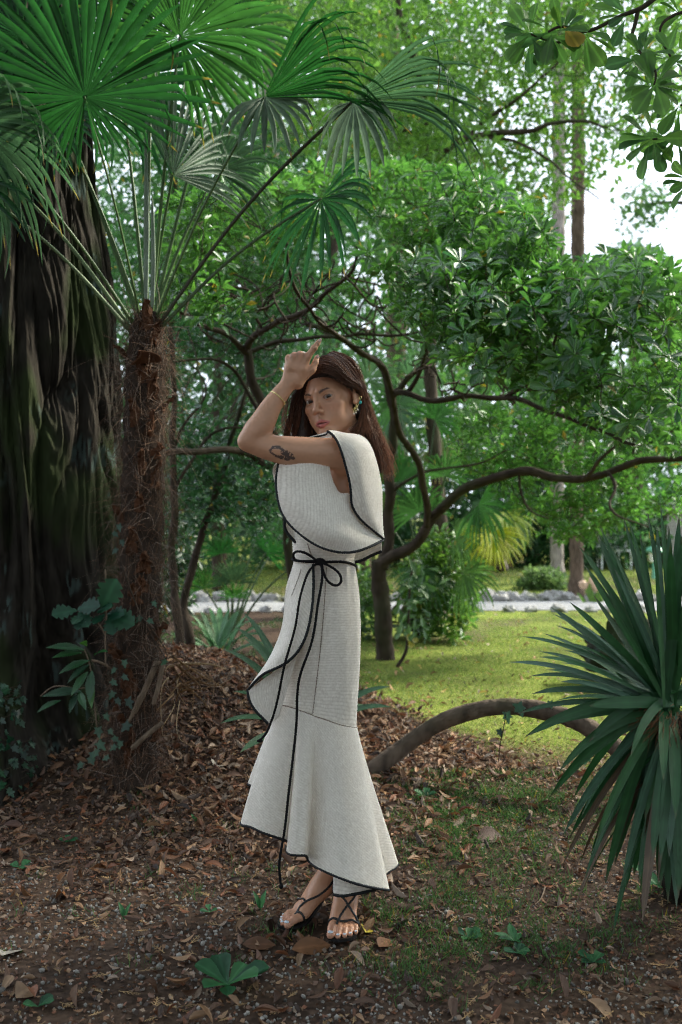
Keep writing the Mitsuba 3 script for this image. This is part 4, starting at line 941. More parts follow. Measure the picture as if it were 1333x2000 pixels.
m, _ = grow(rng, bt_, q[::9], .005); m.put('twigs', 'bark', br, True, kind='stuff')
p, d, n, L = rosettes(rng, q, unit(rng.normal(0, .6, q.shape) + [0, 0, .6]), 8, .13); p = p + rng.normal(0, .07, p.shape)
v, f, cc = leaves(FAR, p, d, n, L, L * .5, leafcol(rng, len(p), (0.028, 0.09, 0.023), (0.064, 0.17, 0.0345), 0)); obj('foliage', (v, f), 'leaf_far', br, True, color=cc, kind='stuff')

# ------------------------------------------------------------------ trees behind: trunks with clumped crowns
def clump_tree(label, group, trunk_pts, r0, r1, crown, n, y0, y1, cols, L, bark='bark', limb_pts=(), nl=7, clump=.42, cs=.8, mat='leaf_far', ar=.45, name='tree', twigs=True, seed=0):
    t = thing(name, label, 'tree', group); st = []
    add_limb(t, 'trunk', trunk_pts, r0, r1, bark, store=st, wob=.03)
    for q in limb_pts: add_limb(t, 'limb', q[0], q[1], q[2], bark, store=st)
    cen = volume(rng, crown, n, y0, y1, clump, cs, seed)
    if twigs:
        sub = cen[:: max(1, n // 260)]; m, _ = grow(rng, st, sub, .006); m.put('twigs', bark, t, True, kind='stuff')
    ax = unit(np.array([0, 0, .5]) + rng.normal(0, .5, cen.shape))
    p, d, nn, LL = rosettes(rng, cen, ax, nl, L, lo=30, hi=130)
    p = p + rng.normal(0, L * .9, p.shape)
    v, f, cc = leaves(FAR, p, d, nn, LL, LL * ar, leafcol(rng, len(p), cols[0], cols[1], .01))
    obj('foliage', (v, f), mat, t, True, color=cc, kind='stuff'); return t
clump_tree('light green tree with dark limbs spreading over the top centre', None, [(870, 1120, 11.5), (850, 900, 11.4), (838, 600, 11.3), (836, 420, 11.2), (830, 270, 11.2), (826, 170, 11.0), (790, 60, 10.8), (770, -60, 10.6)], .10, .035,
           [(470, -60), (1345, -60), (1345, 200), (1260, 300), (1190, 330), (1080, 400), (950, 380), (820, 340), (640, 330), (520, 260), (500, 100)], 2500, 9.3, 12.8, ((0.056, 0.15, 0.0207), (0.136, 0.28, 0.0391)), .105, limb_pts=[
           ([(836, 330, 11.2), (870, 295, 11.0), (920, 268, 10.8), (1000, 258, 10.6), (1060, 250, 10.4), (1110, 235, 10.2), (1180, 250, 10.0)], .055, .014),
           ([(885, 285, 10.95), (960, 225, 10.7), (1040, 170, 10.5), (1100, 110, 10.4)], .03, .01), ([(830, 270, 11.2), (760, 235, 11.0), (740, 190, 10.9), (700, 120, 10.8)], .03, .01), ([(920, 268, 10.8), (1040, 290, 10.5), (1110, 345, 10.3), (1170, 390, 10.2)], .022, .008)], clump=.45, cs=1.0, seed=11)
barkmat('palm_bark', (.035, .024, .018), (.16, .115, .085), .05, 30, .012)
def slim_palm(label, u, v0, vt, Y, r, mat):
    t = thing('tall_palm', label, 'palm tree'); n = 120
    c = spline(np.array([P(u, v0 + 8, Y), P(u + 3, (v0 + vt) / 2, Y), P(u + 6, vt, Y + .1)]), n)
    rr = r * (1 + .10 * (np.arange(n) % 3 == 0) + .10 * (meshkit.noise(c * 4, 3) - .5)); rr[:6] *= np.linspace(1.5, 1, 6)
    obj('trunk', tube(c, rr, 14), mat, t, 30); return t, c[-1]
clumps = []
pa, ta = slim_palm('slim brown palm trunk standing in front, right of the pair beyond the path', 1126, 1172, -260, 13.95, .092, 'palm_bark')
barkmat('palm_bark_grey', (.10, .085, .075), (.34, .30, .27), .05, 24, .010)
pb_, tb = slim_palm('slim greyish palm trunk farther back, left of the pair beyond the path', 1088, 1142, -160, 17.5, .115, 'palm_bark_grey')

# stems and shade shrubs at the left, behind the fan palm
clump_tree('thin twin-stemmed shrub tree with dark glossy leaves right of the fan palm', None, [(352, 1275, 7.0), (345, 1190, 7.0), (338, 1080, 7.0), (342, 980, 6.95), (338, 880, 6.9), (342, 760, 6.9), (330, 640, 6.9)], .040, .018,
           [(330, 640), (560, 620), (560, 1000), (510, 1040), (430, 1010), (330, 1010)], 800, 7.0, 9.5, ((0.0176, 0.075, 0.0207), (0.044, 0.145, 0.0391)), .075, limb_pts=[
           ([(372, 1260, 7.2), (360, 1200, 7.2), (372, 1120, 7.2), (395, 1050, 7.2), (425, 960, 7.2), (440, 900, 7.2), (470, 800, 7.2), (480, 740, 7.2)], .040, .014),
           ([(338, 890, 6.9), (370, 820, 6.9), (400, 770, 6.9), (395, 735, 6.9), (375, 710, 6.9)], .012, .006), ([(340, 960, 6.9), (420, 850, 7.0), (500, 830, 7.1), (540, 800, 7.1)], .014, .006)], mat='leaf_glossy', clump=.40, seed=14, name='shrub_tree')
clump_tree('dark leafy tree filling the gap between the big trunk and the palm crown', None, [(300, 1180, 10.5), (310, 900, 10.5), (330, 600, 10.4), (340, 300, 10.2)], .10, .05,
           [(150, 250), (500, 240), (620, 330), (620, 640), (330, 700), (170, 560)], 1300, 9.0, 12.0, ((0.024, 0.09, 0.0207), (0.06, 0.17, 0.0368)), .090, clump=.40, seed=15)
clump_tree('broad dark tree beyond the path behind the woman', None, [(640, 1120, 19.0), (640, 900, 19.0), (650, 500, 19.0), (660, 200, 19)], .22, .10,
           [(320, 300), (900, 260), (980, 520), (1000, 800), (940, 900), (700, 940), (320, 1000)], 1700, 17.0, 22.0, ((0.028, 0.1, 0.023), (0.08, 0.2, 0.0391)), .20, clump=.38, cs=.5, seed=16)
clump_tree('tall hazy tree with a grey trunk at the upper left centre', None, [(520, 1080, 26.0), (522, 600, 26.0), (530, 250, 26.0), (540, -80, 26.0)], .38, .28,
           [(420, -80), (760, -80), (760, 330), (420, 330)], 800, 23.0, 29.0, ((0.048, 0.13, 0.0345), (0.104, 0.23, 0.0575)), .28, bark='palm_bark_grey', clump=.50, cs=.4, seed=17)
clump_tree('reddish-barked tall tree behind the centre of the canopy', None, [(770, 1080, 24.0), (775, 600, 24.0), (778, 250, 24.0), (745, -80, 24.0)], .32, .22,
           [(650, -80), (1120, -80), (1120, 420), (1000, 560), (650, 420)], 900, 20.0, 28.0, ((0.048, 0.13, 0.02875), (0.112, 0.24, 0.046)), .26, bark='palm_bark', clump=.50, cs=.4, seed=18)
clump_tree('leafy tree beyond the lawn at the right', None, [(1250, 1110, 23.0), (1245, 980, 23.0), (1240, 800, 23.0), (1235, 640, 23)], .22, .10,
           [(1000, 600), (1120, 600), (1240, 640), (1345, 600), (1345, 1010), (1160, 1030), (1000, 1010)], 1100, 20.5, 26.0, ((0.04, 0.12, 0.0253), (0.096, 0.23, 0.0414)), .22, clump=.40, cs=.5, seed=19)
clump_tree('dark green tree beyond the lawn behind the pair of palms', None, [(1040, 1110, 24.0), (1040, 900, 24.0), (1045, 560, 24.0)], .22, .08,
           [(880, 640), (1000, 700), (1060, 660), (1130, 720), (1110, 1080), (880, 1090)], 900, 22.0, 27.0, ((0.028, 0.09, 0.0276), (0.072, 0.18, 0.046)), .22, clump=.38, cs=.5, seed=20)
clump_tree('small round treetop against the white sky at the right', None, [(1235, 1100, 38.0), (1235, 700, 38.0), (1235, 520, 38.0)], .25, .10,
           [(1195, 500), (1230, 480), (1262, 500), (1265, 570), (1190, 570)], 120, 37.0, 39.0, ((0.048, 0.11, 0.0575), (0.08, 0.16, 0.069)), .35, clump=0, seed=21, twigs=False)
clump_tree('light sprays of a tree hanging in front of the white sky', None, [(1420, 1100, 15.0), (1420, 700, 15.0), (1400, 420, 15.0), (1330, 395, 15.0), (1250, 400, 15.0)], .12, .02,
           [(1215, 372), (1260, 365), (1310, 410), (1290, 440), (1230, 455), (1210, 420)], 60, 14.5, 15.5, ((0.04, 0.11, 0.02875), (0.08, 0.18, 0.046)), .13, clump=0, seed=22, twigs=False)
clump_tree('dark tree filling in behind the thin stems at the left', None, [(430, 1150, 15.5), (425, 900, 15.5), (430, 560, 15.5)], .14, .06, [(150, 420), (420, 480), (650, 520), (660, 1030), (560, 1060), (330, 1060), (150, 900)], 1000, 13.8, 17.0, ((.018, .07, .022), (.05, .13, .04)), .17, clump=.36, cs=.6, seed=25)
# far wood that closes the view: reads as one mass
cen = np.vstack([volume(rng, [(-200, 250), (700, 60), (900, 260), (960, 620), (1130, 700), (1130, 1085), (-200, 1090)], 3400, 33, 46, .38, .28, 23), volume(rng, [(1120, 760), (1550, 620), (1550, 1085), (1120, 1085)], 900, 33, 46, .36, .28, 24)])
p, d, n, L = rosettes(rng, cen, unit(rng.normal(0, 1, cen.shape) + [0, 0, .6]), 6, .48, lo=20, hi=140); p = p + rng.normal(0, .4, p.shape)
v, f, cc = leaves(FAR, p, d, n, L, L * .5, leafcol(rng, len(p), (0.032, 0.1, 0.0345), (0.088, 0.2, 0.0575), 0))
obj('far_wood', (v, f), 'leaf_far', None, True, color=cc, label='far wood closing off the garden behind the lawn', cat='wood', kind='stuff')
# the garden's trees go on round the place where the photographer stands
a = rng.uniform(math.radians(165), math.radians(352), 3400); r_ = rng.uniform(8.5, 14, 3400); cen = np.stack([r_ * np.cos(a), r_ * np.sin(a) + 1, rng.uniform(.1, 9.5, 3400)], 1)
cen = cen[(meshkit.fbm(cen * .45, 2, 33) > .40) & (np.abs(cen[:, 0]) > cen[:, 1] * .36 + 1.5)]
p, d, n, L = rosettes(rng, cen, unit(rng.normal(0, 1, cen.shape) + [0, 0, .5]), 7, .45, lo=20, hi=140); p = p + rng.normal(0, .35, p.shape); p[:, 2] = np.abs(p[:, 2])
v, f, cc = leaves(FAR, p, d, n, L, L * .5, leafcol(rng, len(p), (0.024, 0.08, 0.0276), (0.064, 0.15, 0.046), 0)); obj('garden_wood', (v, f), 'leaf_far', None, True, color=cc, label='garden trees standing all round the clearing', cat='wood', kind='stuff')
# hedge-like shrubs at the foot of the trees
for k, (u, Y, w, h_) in enumerate(((700, 23, 2.2, 1.5), (880, 22.5, 2.0, 1.2), (1030, 22.5, 1.6, 1.5), (1180, 22, 1.4, 1.1), (520, 22, 2.4, 1.6), (350, 20, 2.2, 1.8), (1330, 23.5, 1.6, 1.3))):
    t = nm('shrub'); cx = (u - 666.5) * Y / FPX; q = rng.normal(0, 1, (420, 3)); q = unit(q) * rng.random((420, 1)) ** .4 * [w, 1.0, h_] + [cx, Y, h_ * .55]; q = q[q[:, 2] > .05]
    p, d, n, L = rosettes(rng, q, unit(rng.normal(0, 1, q.shape) + [0, 0, .8]), 6, .20, lo=20, hi=130); p = p + rng.normal(0, .1, p.shape)
    p[:, 2] = np.abs(p[:, 2])
    v, f, cc = leaves(FAR, p, d, n, L, L * .45, leafcol(rng, len(p), (0.02, 0.075, 0.0253), (0.056, 0.15, 0.0414), 0))
    scene[t] = mikit.ply((v, f), 'leaf_far', smooth=True, color=cc)
    labels[t] = {'label': ('dark shrub at the foot of the far trees behind her waist', 'dark shrub behind the bright yellow palm leaf', 'dark shrub between the palm frond and the grey palm trunk', 'dark shrub right of the brown palm trunk', 'dark shrub left of the woman beyond the path', 'dark shrub behind the thin stems at the left', 'dark shrub behind the yucca at the right edge')[k], 'category': 'shrub'}
# ------------------------------------------------------------------ the old trunk at the left
rng = np.random.default_rng(41)
old = thing('old_conifer', 'huge dark old trunk with deep furrowed mossy bark at the left edge', 'tree')
BX, BY = -1.66, 5.0
na, nz = 560, 260
th = np.linspace(0, 2 * np.pi, na, endpoint=False); zz = np.r_[np.linspace(-.15, 3.8, nz - 40), np.linspace(3.85, 9.0, 40)]
TH, ZZ = np.meshgrid(th, zz)
tw_ = TH + .10 * np.sin(ZZ * .9) + .05 * ZZ
ring3 = lambda k, zs, s: meshkit.noise(np.stack([np.cos(tw_) * k, np.sin(tw_) * k, ZZ * zs], -1), s)
base_r = np.interp(ZZ, [-.15, .1, .4, 1.0, 1.8, 2.9, 4.5, 9], [.72, .67, .62, .575, .515, .37, .26, .20])
warp = .9 * (ring3(1.6, .9, 2) - .5)
wander = ring3(2.2, .8, 5) - .5; w2 = ring3(5, 1.1, 6) - .5; w3 = ring3(9, 1.6, 7) - .5
def ridge(fr, k): return 1 - np.abs(((tw_ * fr / 2 / np.pi + k) % 1) * 2 - 1)
furrow = ridge(9, warp * 1.3 + wander * 1.6); strip = ridge(23, warp * 2.4 + wander * 3.0 + w2 * 2.0); fine = ridge(56, warp * 5 + w2 * 5 + w3 * 3)
rr = base_r + .10 * (ring3(1.3, .5, 1) - .5) + .085 * (np.sqrt(furrow) - .6) + .050 * (strip ** .6 - .5) * (.5 + ring3(3, .7, 12)) + .016 * (fine ** .7 - .5) + .022 * (ring3(14, 2.6, 8) - .5) + .010 * (ring3(36, 7, 9) - .5)
rr *= 1 + .10 * np.exp(-((ZZ - .15) / .35) ** 2) * np.sin(tw_ * 5 + 1)
# a hollow low on the right of the front
a0 = math.atan2(4.5 - BY, -1.33 - BX); hol = np.exp(-(((TH - (a0 % (2 * np.pi))) / .22) ** 2 + ((ZZ - .38) / .26) ** 2)); rr -= .22 * hol
rr += .16 * np.exp(-(((TH - ((a0 - .40) % (2 * np.pi))) / .20) ** 2)) * np.clip(1 - ZZ / .55, 0, 1) ** 1.2
V = np.stack([BX + rr * np.cos(TH), BY + rr * np.sin(TH), ZZ], -1)
obj('trunk', (V.reshape(-1, 3), gridfaces(nz, na, True)), 'bark_old', old, True)
# its crown, high over the foreground
cst = []
for k in range(16):
    a = -math.pi / 2 + 1.25 * math.sin(k * 2.4) ; z0 = 4.7 + .33 * k; L = 4.6 - .10 * k
    d = np.array([math.cos(a), math.sin(a), 0]); c0 = np.array([BX, BY, z0])
    c = spline(np.array([c0 + d * .3, c0 + d * L * .5 + [0, 0, .5], c0 + d * L + [0, 0, .1]]), 14); cst.append(c)
    obj('bough', tube(c, np.linspace(.09, .015, 14), 8), 'bark_old', old, True)
q = rng.random((20000, 3)) * [9.0, 10.5, 4.2] + [-5.8, -5.2, 4.6]
q = q[(np.hypot((q[:, 0] - BX) / 4.2, (q[:, 1] + .2) / 4.8) < 1) & (meshkit.fbm(q * .9, 2, 3) > .40) & (q[:, 2] > EYE + np.maximum(q[:, 1], 0) * .545 + .30)][:3800]
p, d, n, L = rosettes(rng, q, unit(rng.normal(0, 1, q.shape) + [0, 0, -.4]), 7, .20, lo=20, hi=120); p = p + rng.normal(0, .12, p.shape)
v, f, cc = leaves(FAR, p, d, n, L, L * .40, leafcol(rng, len(p), (.020, .05, .018), (.05, .10, .03), 0))
obj('foliage', (v, f), 'leaf_far', old, True, color=cc, kind='stuff')

# ------------------------------------------------------------------ the fan palm
palm = thing('fan_palm', 'fan palm with shaggy brown trunk and wide pleated fronds beside the old trunk', 'palm tree')
PYd = 4.35
tc = spline(np.array([P(264, 1545, PYd), P(266, 1400, PYd), P(272, 1200, PYd), P(279, 950, PYd), P(284, 760, PYd), P(287, 610, PYd)]), 90)
trr = np.interp(np.linspace(0, 1, 90), [0, .08, .3, .6, .85, .93, 1], [.104, .096, .090, .094, .088, .080, .046])
barkmat('fibre_bark', (.016, .011, .008), (.062, .042, .032), .0, 60, .006)
n_s = 26
v, f = tube(tc, trr, n_s); vv = v[:-2].reshape(90, n_s, 3)
vv += (vv - tc[:, None]) * (.20 * (meshkit.fbm(vv * 11, 3, 5) - .5) + .10 * (np.sin(np.arange(90) * 1.05)[:, None] * .5))[..., None]
v[:-2] = vv.reshape(-1, 3); obj('trunk', (v, f), 'fibre_bark', palm, True)
fm = MB()
def fib(base, d, L, r, droop, col, segs=6):
    t = np.linspace(0, 1, segs)[:, None]; curl = rng.normal(0, .28, 3) * L
    c = base + d * L * t + np.array([0, 0, -1.0]) * droop * L * t ** 2 + curl * t ** 2
    m, ff = tube(c, r * (1 - .6 * t[:, 0]), 3, cap=False); fm.add(m, ff, np.tile(col, (len(m), 1)))
for k in range(3600):
    i = int(rng.integers(4, 89)); a = rng.random() * 6.283; o = np.array([math.cos(a), math.sin(a), 0]); tn = np.array([-o[1], o[0], 0]) * rng.choice([-1, 1])
    base = tc[i] + o * trr[i] * (1.0 + .06 * rng.random())
    dd = unit(o * (.10 + .22 * rng.random()) + tn * rng.normal(0, .7) + np.array([0, 0, rng.normal(.15, .7)]))
    cl = np.array([.13, .072, .046]) if rng.random() < .6 else (np.array([.26, .20, .17]) if rng.random() < .6 else np.array([.08, .045, .03]))
    fib(base, dd, .05 + .11 * rng.random(), .0007 + .0007 * rng.random(), .4 * rng.random(), cl * (.6 + .7 * rng.random()))
for k in range(240):
    i = int(rng.integers(6, 86)); a = rng.random() * 6.283; o = np.array([math.cos(a), math.sin(a), 0])
    fib(tc[i] + o * trr[i], unit(o + np.array([0, 0, rng.normal(-.1, .6)])), .08 + .12 * rng.random(), .0007, 1.0, np.array([.22, .15, .11]) * (.6 + .6 * rng.random()), 7)
scene['fibre'] = {'type': 'twosided', 'bsdf': {'type': 'principled', 'base_color': VC, 'roughness': .75, 'specular': .2}}
fm.put('fibres', 'fibre', palm, True, kind='stuff')
principled('husk', mikit.proc(lambda p, n, uv: mikit.mix((.03, .015, .009), (.15, .062, .030), mikit.fbm(p.x * 40, p.y * 40, p.z * 14))), .75, .2)
principled('dry_wood', mikit.proc(lambda p, n, uv: mikit.mix((.08, .055, .04), (.24, .18, .13), mikit.fbm(p.x * 60, p.y * 60, p.z * 20))), .8, .2)
for k in range(30):                                                   # torn sheaths and cut leaf bases
    z = .06 + .92 * (k + rng.random() * .6) / 30; i = min(88, int(z * 89)); a = rng.uniform(-2.9, .0) ; o = np.array([math.cos(a), math.sin(a), 0]); tn = np.array([-o[1], o[0], 0])
    b = tc[i] + o * trr[i] * .92; h = .05 + .07 * rng.random(); w = .016 + .020 * rng.random()
    g = np.stack([np.stack([b + o * (.012 + .045 * t ** 2 * rng.uniform(.6, 1.3)) + tn * s * w * (1 - .75 * t ** 1.5) + np.array([0, 0, h * t]) + o * (-.010 * s * s) for s in np.linspace(-1, 1, 7)]) for t in np.linspace(0, 1, 7)])
    v, f, _ = cloth(g + .006 * rng.normal(0, 1, g.shape), .004); obj('leaf_base', (v, f), 'husk', palm, 40)
for a, b, r in (((308, 1290, 4.22), (262, 1392, 4.22), .013), ((318, 1298, 4.22), (300, 1375, 4.2), .010), ((252, 1410, 4.2), (272, 1360, 4.2), .007), ((318, 1412, 4.2), (258, 1462, 4.2), .011), ((180, 1290, 4.15), (222, 1312, 4.25), .006)):
    obj('dead_stalk', tube(spline(np.array([P(*a), (P(*a) + P(*b)) / 2 + [.006, 0, .008], P(*b)]), 10), r, 7), 'dry_wood', palm, True)
g = np.stack([np.stack([P(255 + 58 * s + 8 * t * math.sin(s * 9), 712 - 24 * t * (1 - (2 * s - 1) ** 2) - 6 * s, 4.22 - .05 * t) for s in np.linspace(0, 1, 14)]) for t in np.linspace(0, 1, 6)])
v, f, _ = cloth(g, .004); obj('leaf_base', (v, f), 'husk', palm, 40, label='torn orange-brown sheath')

FROND_TONES = []
GR, GL, GD, SV, SG = (.017, .094, .017), (.040, .150, .024), (.014, .080, .018), (.125, .19, .125), (.062, .145, .060)
PALM_TONES = [GR, GL, GD, SV, SG, (.045, .135, .03), (.08, .185, .035), (.50, .54, .03), (.30, .40, .04), (.12, .22, .05), (.055, .12, .05), (.15, .21, .05)]
tonemat('frond_mat', PALM_TONES, trans=1.05, gloss=.028, alpha=.30, rib=0, tip=(.40, .28, .05), tipchance=.45, segvar=.28)
STALKS = [(.07, .13, .04), (.05, .05, .03), (.06, .10, .04), (.13, .19, .09), (.20, .26, .20), (.28, .17, .085), (.19, .11, .055), (.36, .25, .14)]
def stalk_col(p, n, uv):
    t = dr.floor(uv.x); c = mi.Color3f(STALKS[0])
    for k in range(1, len(STALKS)): c = dr.select(t > k - .5, mi.Color3f(STALKS[k]), c)
    return c * (.75 + .5 * mikit.noise(p.x * 60, p.y * 60, p.z * 18))
scene['stalk_mat'] = {'type': 'principled', 'base_color': mikit.proc(stalk_col), 'roughness': .45, 'specular': .4}
def fan(hub, tip, side, spread, nseg, col, droop=.15, short=None, fold=.30, cone=.15, seed=0, down=(0, 0, -1.0), split=.42):
    """A palmate blade: nseg pleated segments round the hub, joined near it. Returns vertices, faces, colours."""
    r = np.random.default_rng(seed); e1 = tip - hub; R = np.linalg.norm(e1); e1 /= R; e2 = side - e1 * (side @ e1); e2 = unit(e2); nrm = np.cross(e1, e2)
    mb = MB(); ts = np.array([0.02, .15, .30, split, .55, .68, .80, .90, .96, 1.0]); down = np.array(down)
    phis = np.radians(np.linspace(-spread, spread, nseg)); dphi = phis[1] - phis[0]
    for k, ph in enumerate(phis):
        sl = (1 - .28 * (abs(ph) / math.pi) ** 1.5) * r.uniform(.93, 1.05)
        if short is not None: sl *= short(ph)
        pj = ph + r.normal(0, .012); d = math.cos(pj) * e1 + math.sin(pj) * e2; s = -math.sin(pj) * e1 + math.cos(pj) * e2
        d = unit(d + nrm * (cone + r.normal(0, .05)))
        t = ts * sl * R; wfull = np.tan(dphi / 2) * 1.02
        w = np.where(ts <= split, wfull * t, wfull * split * sl * R * np.interp(ts, [split, .6, .8, .93, 1], [1, .94, .74, .42, .03]))
        dr_ = droop * r.uniform(.6, 1.5) * (np.clip(ts - .35, 0, 1) ** 2) * 1.6
        kink = r.random() < .18
        c = hub + d * (t * (1 - .35 * dr_))[:, None] + down * (dr_ * R)[:, None]
        if kink: c[6:] += down * (np.arange(1, 5)[:, None] * .055 * R) - d * (np.arange(1, 5)[:, None] * .055 * R)
        ridge = nrm * (w * fold)[:, None]
        v = np.stack([c - s * w[:, None] - ridge, c + ridge, c + s * w[:, None] - ridge], 1)
        uu = np.zeros((len(ts), 3, 3)); uu[:, :, 0] = col + .08 + .84 * (k + .5) / nseg; uu[:, :, 1] = ts[:, None]; cc = uu
        i = np.arange(len(ts) - 1)[:, None] * 3; q = np.concatenate([i + [[0, 3, 4, 1]], i + [[1, 4, 5, 2]]]).reshape(-1, 4)
        mb.add(v.reshape(-1, 3), q, cc.reshape(-1, 3))
    return mb
def frond(parent, base, hub, tip, side, spread, nseg, col=0, r0=.010, bow=.06, pet=0, **kw):
    k = nm('frond', parent); hub = np.array(hub); base = np.array(base)
    p = spline(np.array([base, (base + hub) / 2 + [0, 0, bow * np.linalg.norm(hub - base)], hub]), 24)
    v, f = tube(p, np.linspace(r0, r0 * .48, 24), 8, flat=.6)
    obj('petiole', (v, f), 'stalk_mat', k, True, uv=np.tile([pet + .5, .5], (len(v), 1)))
    m = fan(hub, np.array(tip), np.array(side, float), spread, nseg, col, **kw); obj('blade', m.mesh(), 'frond_mat', k, True, uv=m.col()[:, :2])
crown_pt = lambda du=0, dv=0, dy=0: P(286 + du, 640 + dv, PYd + dy)
frond(palm, crown_pt(-8), P(166, 190, 3.75), P(140, -150, 3.55), (1, -.05, 0), 168, 56, 0, cone=.10, droop=.10, seed=1, split=.52, short=lambda a: 1.0 if abs(a) < 1.5 else 1.0 - .42 * min(1, (abs(a) - 1.5) / .9))
frond(palm, crown_pt(8), P(351, 72, 4.25), P(405, -200, 4.05), (1, .0, .1), 158, 50, 1, cone=.10, droop=.16, seed=2, split=.50)
frond(palm, crown_pt(4, 0, .05), P(338, 342, 4.3), P(440, 145, 4.55), (.55, .75, -.35), 62, 30, 3, droop=.22, fold=.6, cone=.1, seed=3)
frond(palm, crown_pt(12), P(516, 190, 3.95), P(790, -5, 3.70), (.35, .25, -.86), 30, 18, 0, droop=.55, fold=.9, cone=.0, seed=4)
frond(palm, crown_pt(12, 0, .02), P(518, 188, 3.97), P(560, 290, 3.9), (.9, .2, .2), 75, 12, 3, droop=.4, fold=.5, cone=.2, seed=14)
frond(palm, crown_pt(16, 8), P(690, 196, 3.95), P(985, 105, 3.72), (.1, .35, -.85), 24, 14, 4, droop=.50, fold=.9, cone=.0, seed=5, pet=1)
frond(palm, crown_pt(16, 8, .02), P(692, 198, 3.97), P(720, 330, 3.85), (.9, -.3, .15), 100, 18, 3, droop=.5, fold=.4, short=lambda a: .55 + .45 * math.cos(a) ** 2, cone=.1, seed=15, pet=1)
frond(palm, crown_pt(20, 10), P(628, 388, 4.1), P(618, 548, 3.98), (1, -.9, .25), 125, 32, 2, droop=.30, cone=.10, seed=6, pet=2)
frond(palm, crown_pt(-14, 10), P(-60, 235, 3.8), P(160, 262, 3.7), (.1, .6, -.8), 85, 26, 4, droop=.65, seed=7)
frond(palm, crown_pt(-20, 20), P(-70, 350, 4.0), P(85, 425, 3.9), (.3, .5, .8), 60, 20, 2, droop=.45, seed=8, pet=3)
frond(palm, crown_pt(0, 0, .1), P(300, -60, 4.7), P(215, 120, 4.5), (1, .2, .1), 95, 30, 2, droop=.10, seed=9)
frond(palm, crown_pt(-6, 0, .1), P(105, 215, 4.4), P(90, 365, 4.3), (1, -.2, 0), 85, 26, 2, droop=.15, seed=10)
frond(palm, crown_pt(6, 0, .1), P(425, 335, 4.7), P(500, 205, 4.7), (.8, .3, -.4), 95, 28, 10, droop=.35, seed=11)
frond(palm, crown_pt(-22, 14), P(-40, 300, 4.25), P(20, 180, 4.2), (1, 0, 0), 120, 26, 2, droop=.25, seed=12, pet=3)
frond(palm, crown_pt(10, 0, .12), P(460, 60, 4.9), P(560, -60, 4.9), (1, .2, -.3), 120, 30, 1, droop=.25, seed=13)
frond(palm, crown_pt(-10, 0, .1), P(40, 70, 4.55), P(-20, -190, 4.5), (1, .1, 0), 168, 44, 2, droop=.12, seed=21)
frond(palm, crown_pt(0, 0, .15), P(235, 160, 4.75), P(275, -80, 4.7), (1, .2, 0), 150, 40, 2, droop=.15, seed=22)
for a, b, r in (((285, 600), (284, 228), .013), ((298, 600), (297, 372), .011)):
    c = spline(np.array([P(a[0], a[1], 4.3), P((a[0] + b[0]) / 2 + 2, (a[1] + b[1]) / 2, 4.28), P(b[0], b[1], 4.26)]), 24); w = r * np.interp(np.linspace(0, 1, 24), [0, .1, .4, .8, 1], [.5, .8, 1, .6, .1])
    v, f = tube(c, w, 8, flat=.5); obj('spear_leaf', (v, f), 'stalk_mat', palm, True, uv=np.tile([4.5, .5], (len(v), 1)))

# ------------------------------------------------------------------ strap-leaved plants
STRAPS = [(.016, .072, .022), (.026, .100, .030), (.040, .130, .042), (.10, .065, .04), (.035, .10, .036), (.05, .14, .05), (.065, .135, .075), (.10, .20, .03), (.055, .125, .075)]
tonemat('strap_mat', STRAPS, trans=.35, gloss=.045, alpha=.36, rib=.25, tip=(.13, .08, .05), tipchance=.4, segvar=.12)
def strap(base, tip, w, sag=.0, lift=.0, face=(0, -.5, 1), col=0, n=16, fold=.22, twist=.0):
    base, tip = np.array(base), np.array(tip); L = np.linalg.norm(tip - base); m = (base + tip) / 2 + [0, 0, lift * L]
    c = spline(np.array([base, base * .45 + m * .55 + [0, 0, lift * L * .25], m * .5 + tip * .5 + [0, 0, lift * L * .25], tip]), n); c[:, 2] -= sag * L * np.linspace(0, 1, n) ** 3
    t = unit(np.gradient(c, axis=0)); fc = np.array(face, float)[None] + twist * np.linspace(0, 1, n)[:, None] * np.array([[1, 0, 0]]); s = unit(np.cross(t, fc)); nn = np.cross(s, t)
    ww = w * np.interp(np.linspace(0, 1, n), [0, .06, .3, .6, .85, 1], [.45, .55, .95, 1, .62, .02])
    v = np.stack([c - s * ww[:, None] + nn * (ww * fold)[:, None], c, c + s * ww[:, None] + nn * (ww * fold)[:, None]], 1)
    cc = np.zeros((n, 3, 2)); cc[:, :, 0] = col + .5 + np.array([-.42, 0, .42]); cc[:, :, 1] = np.linspace(0, 1, n)[:, None]
    i = np.arange(n - 1)[:, None] * 3; q = np.concatenate([i + [[0, 3, 4, 1]], i + [[1, 4, 5, 2]]]).reshape(-1, 4)
    return v.reshape(-1, 3), q, cc.reshape(-1, 2)
yuc = thing('yucca', 'dark green yucca with sword leaves and a drooping skirt at the right edge', 'plant')
YC = 2.92
def yb(): return P(1312 + rng.normal(0, 9), 1385 + rng.normal(0, 14), YC + rng.normal(0, .02))
st = spline(np.array([P(1326, 1770, 3.24) , P(1322, 1600, 3.06), P(1312, 1400, YC)]), 30)
v, f = tube(st, .050 * (1 + .15 * np.sin(np.arange(30) * 1.7)), 14); obj('stem', (v, f), 'bark_old', yuc, True)
def yleaf(tip, dd, base=None, w=.0150, dry=False, **kw):
    c = 3 if dry else int(rng.choice([0, 1, 2, 8], p=[.33, .33, .20, .14]))
    v, q, cc = strap(yb() if base is None else base, P(tip[0], tip[1], YC + dd), w * rng.uniform(.85, 1.15), col=c, **kw)
    obj('leaf', (v, q), 'strap_mat', yuc, True, uv=cc)
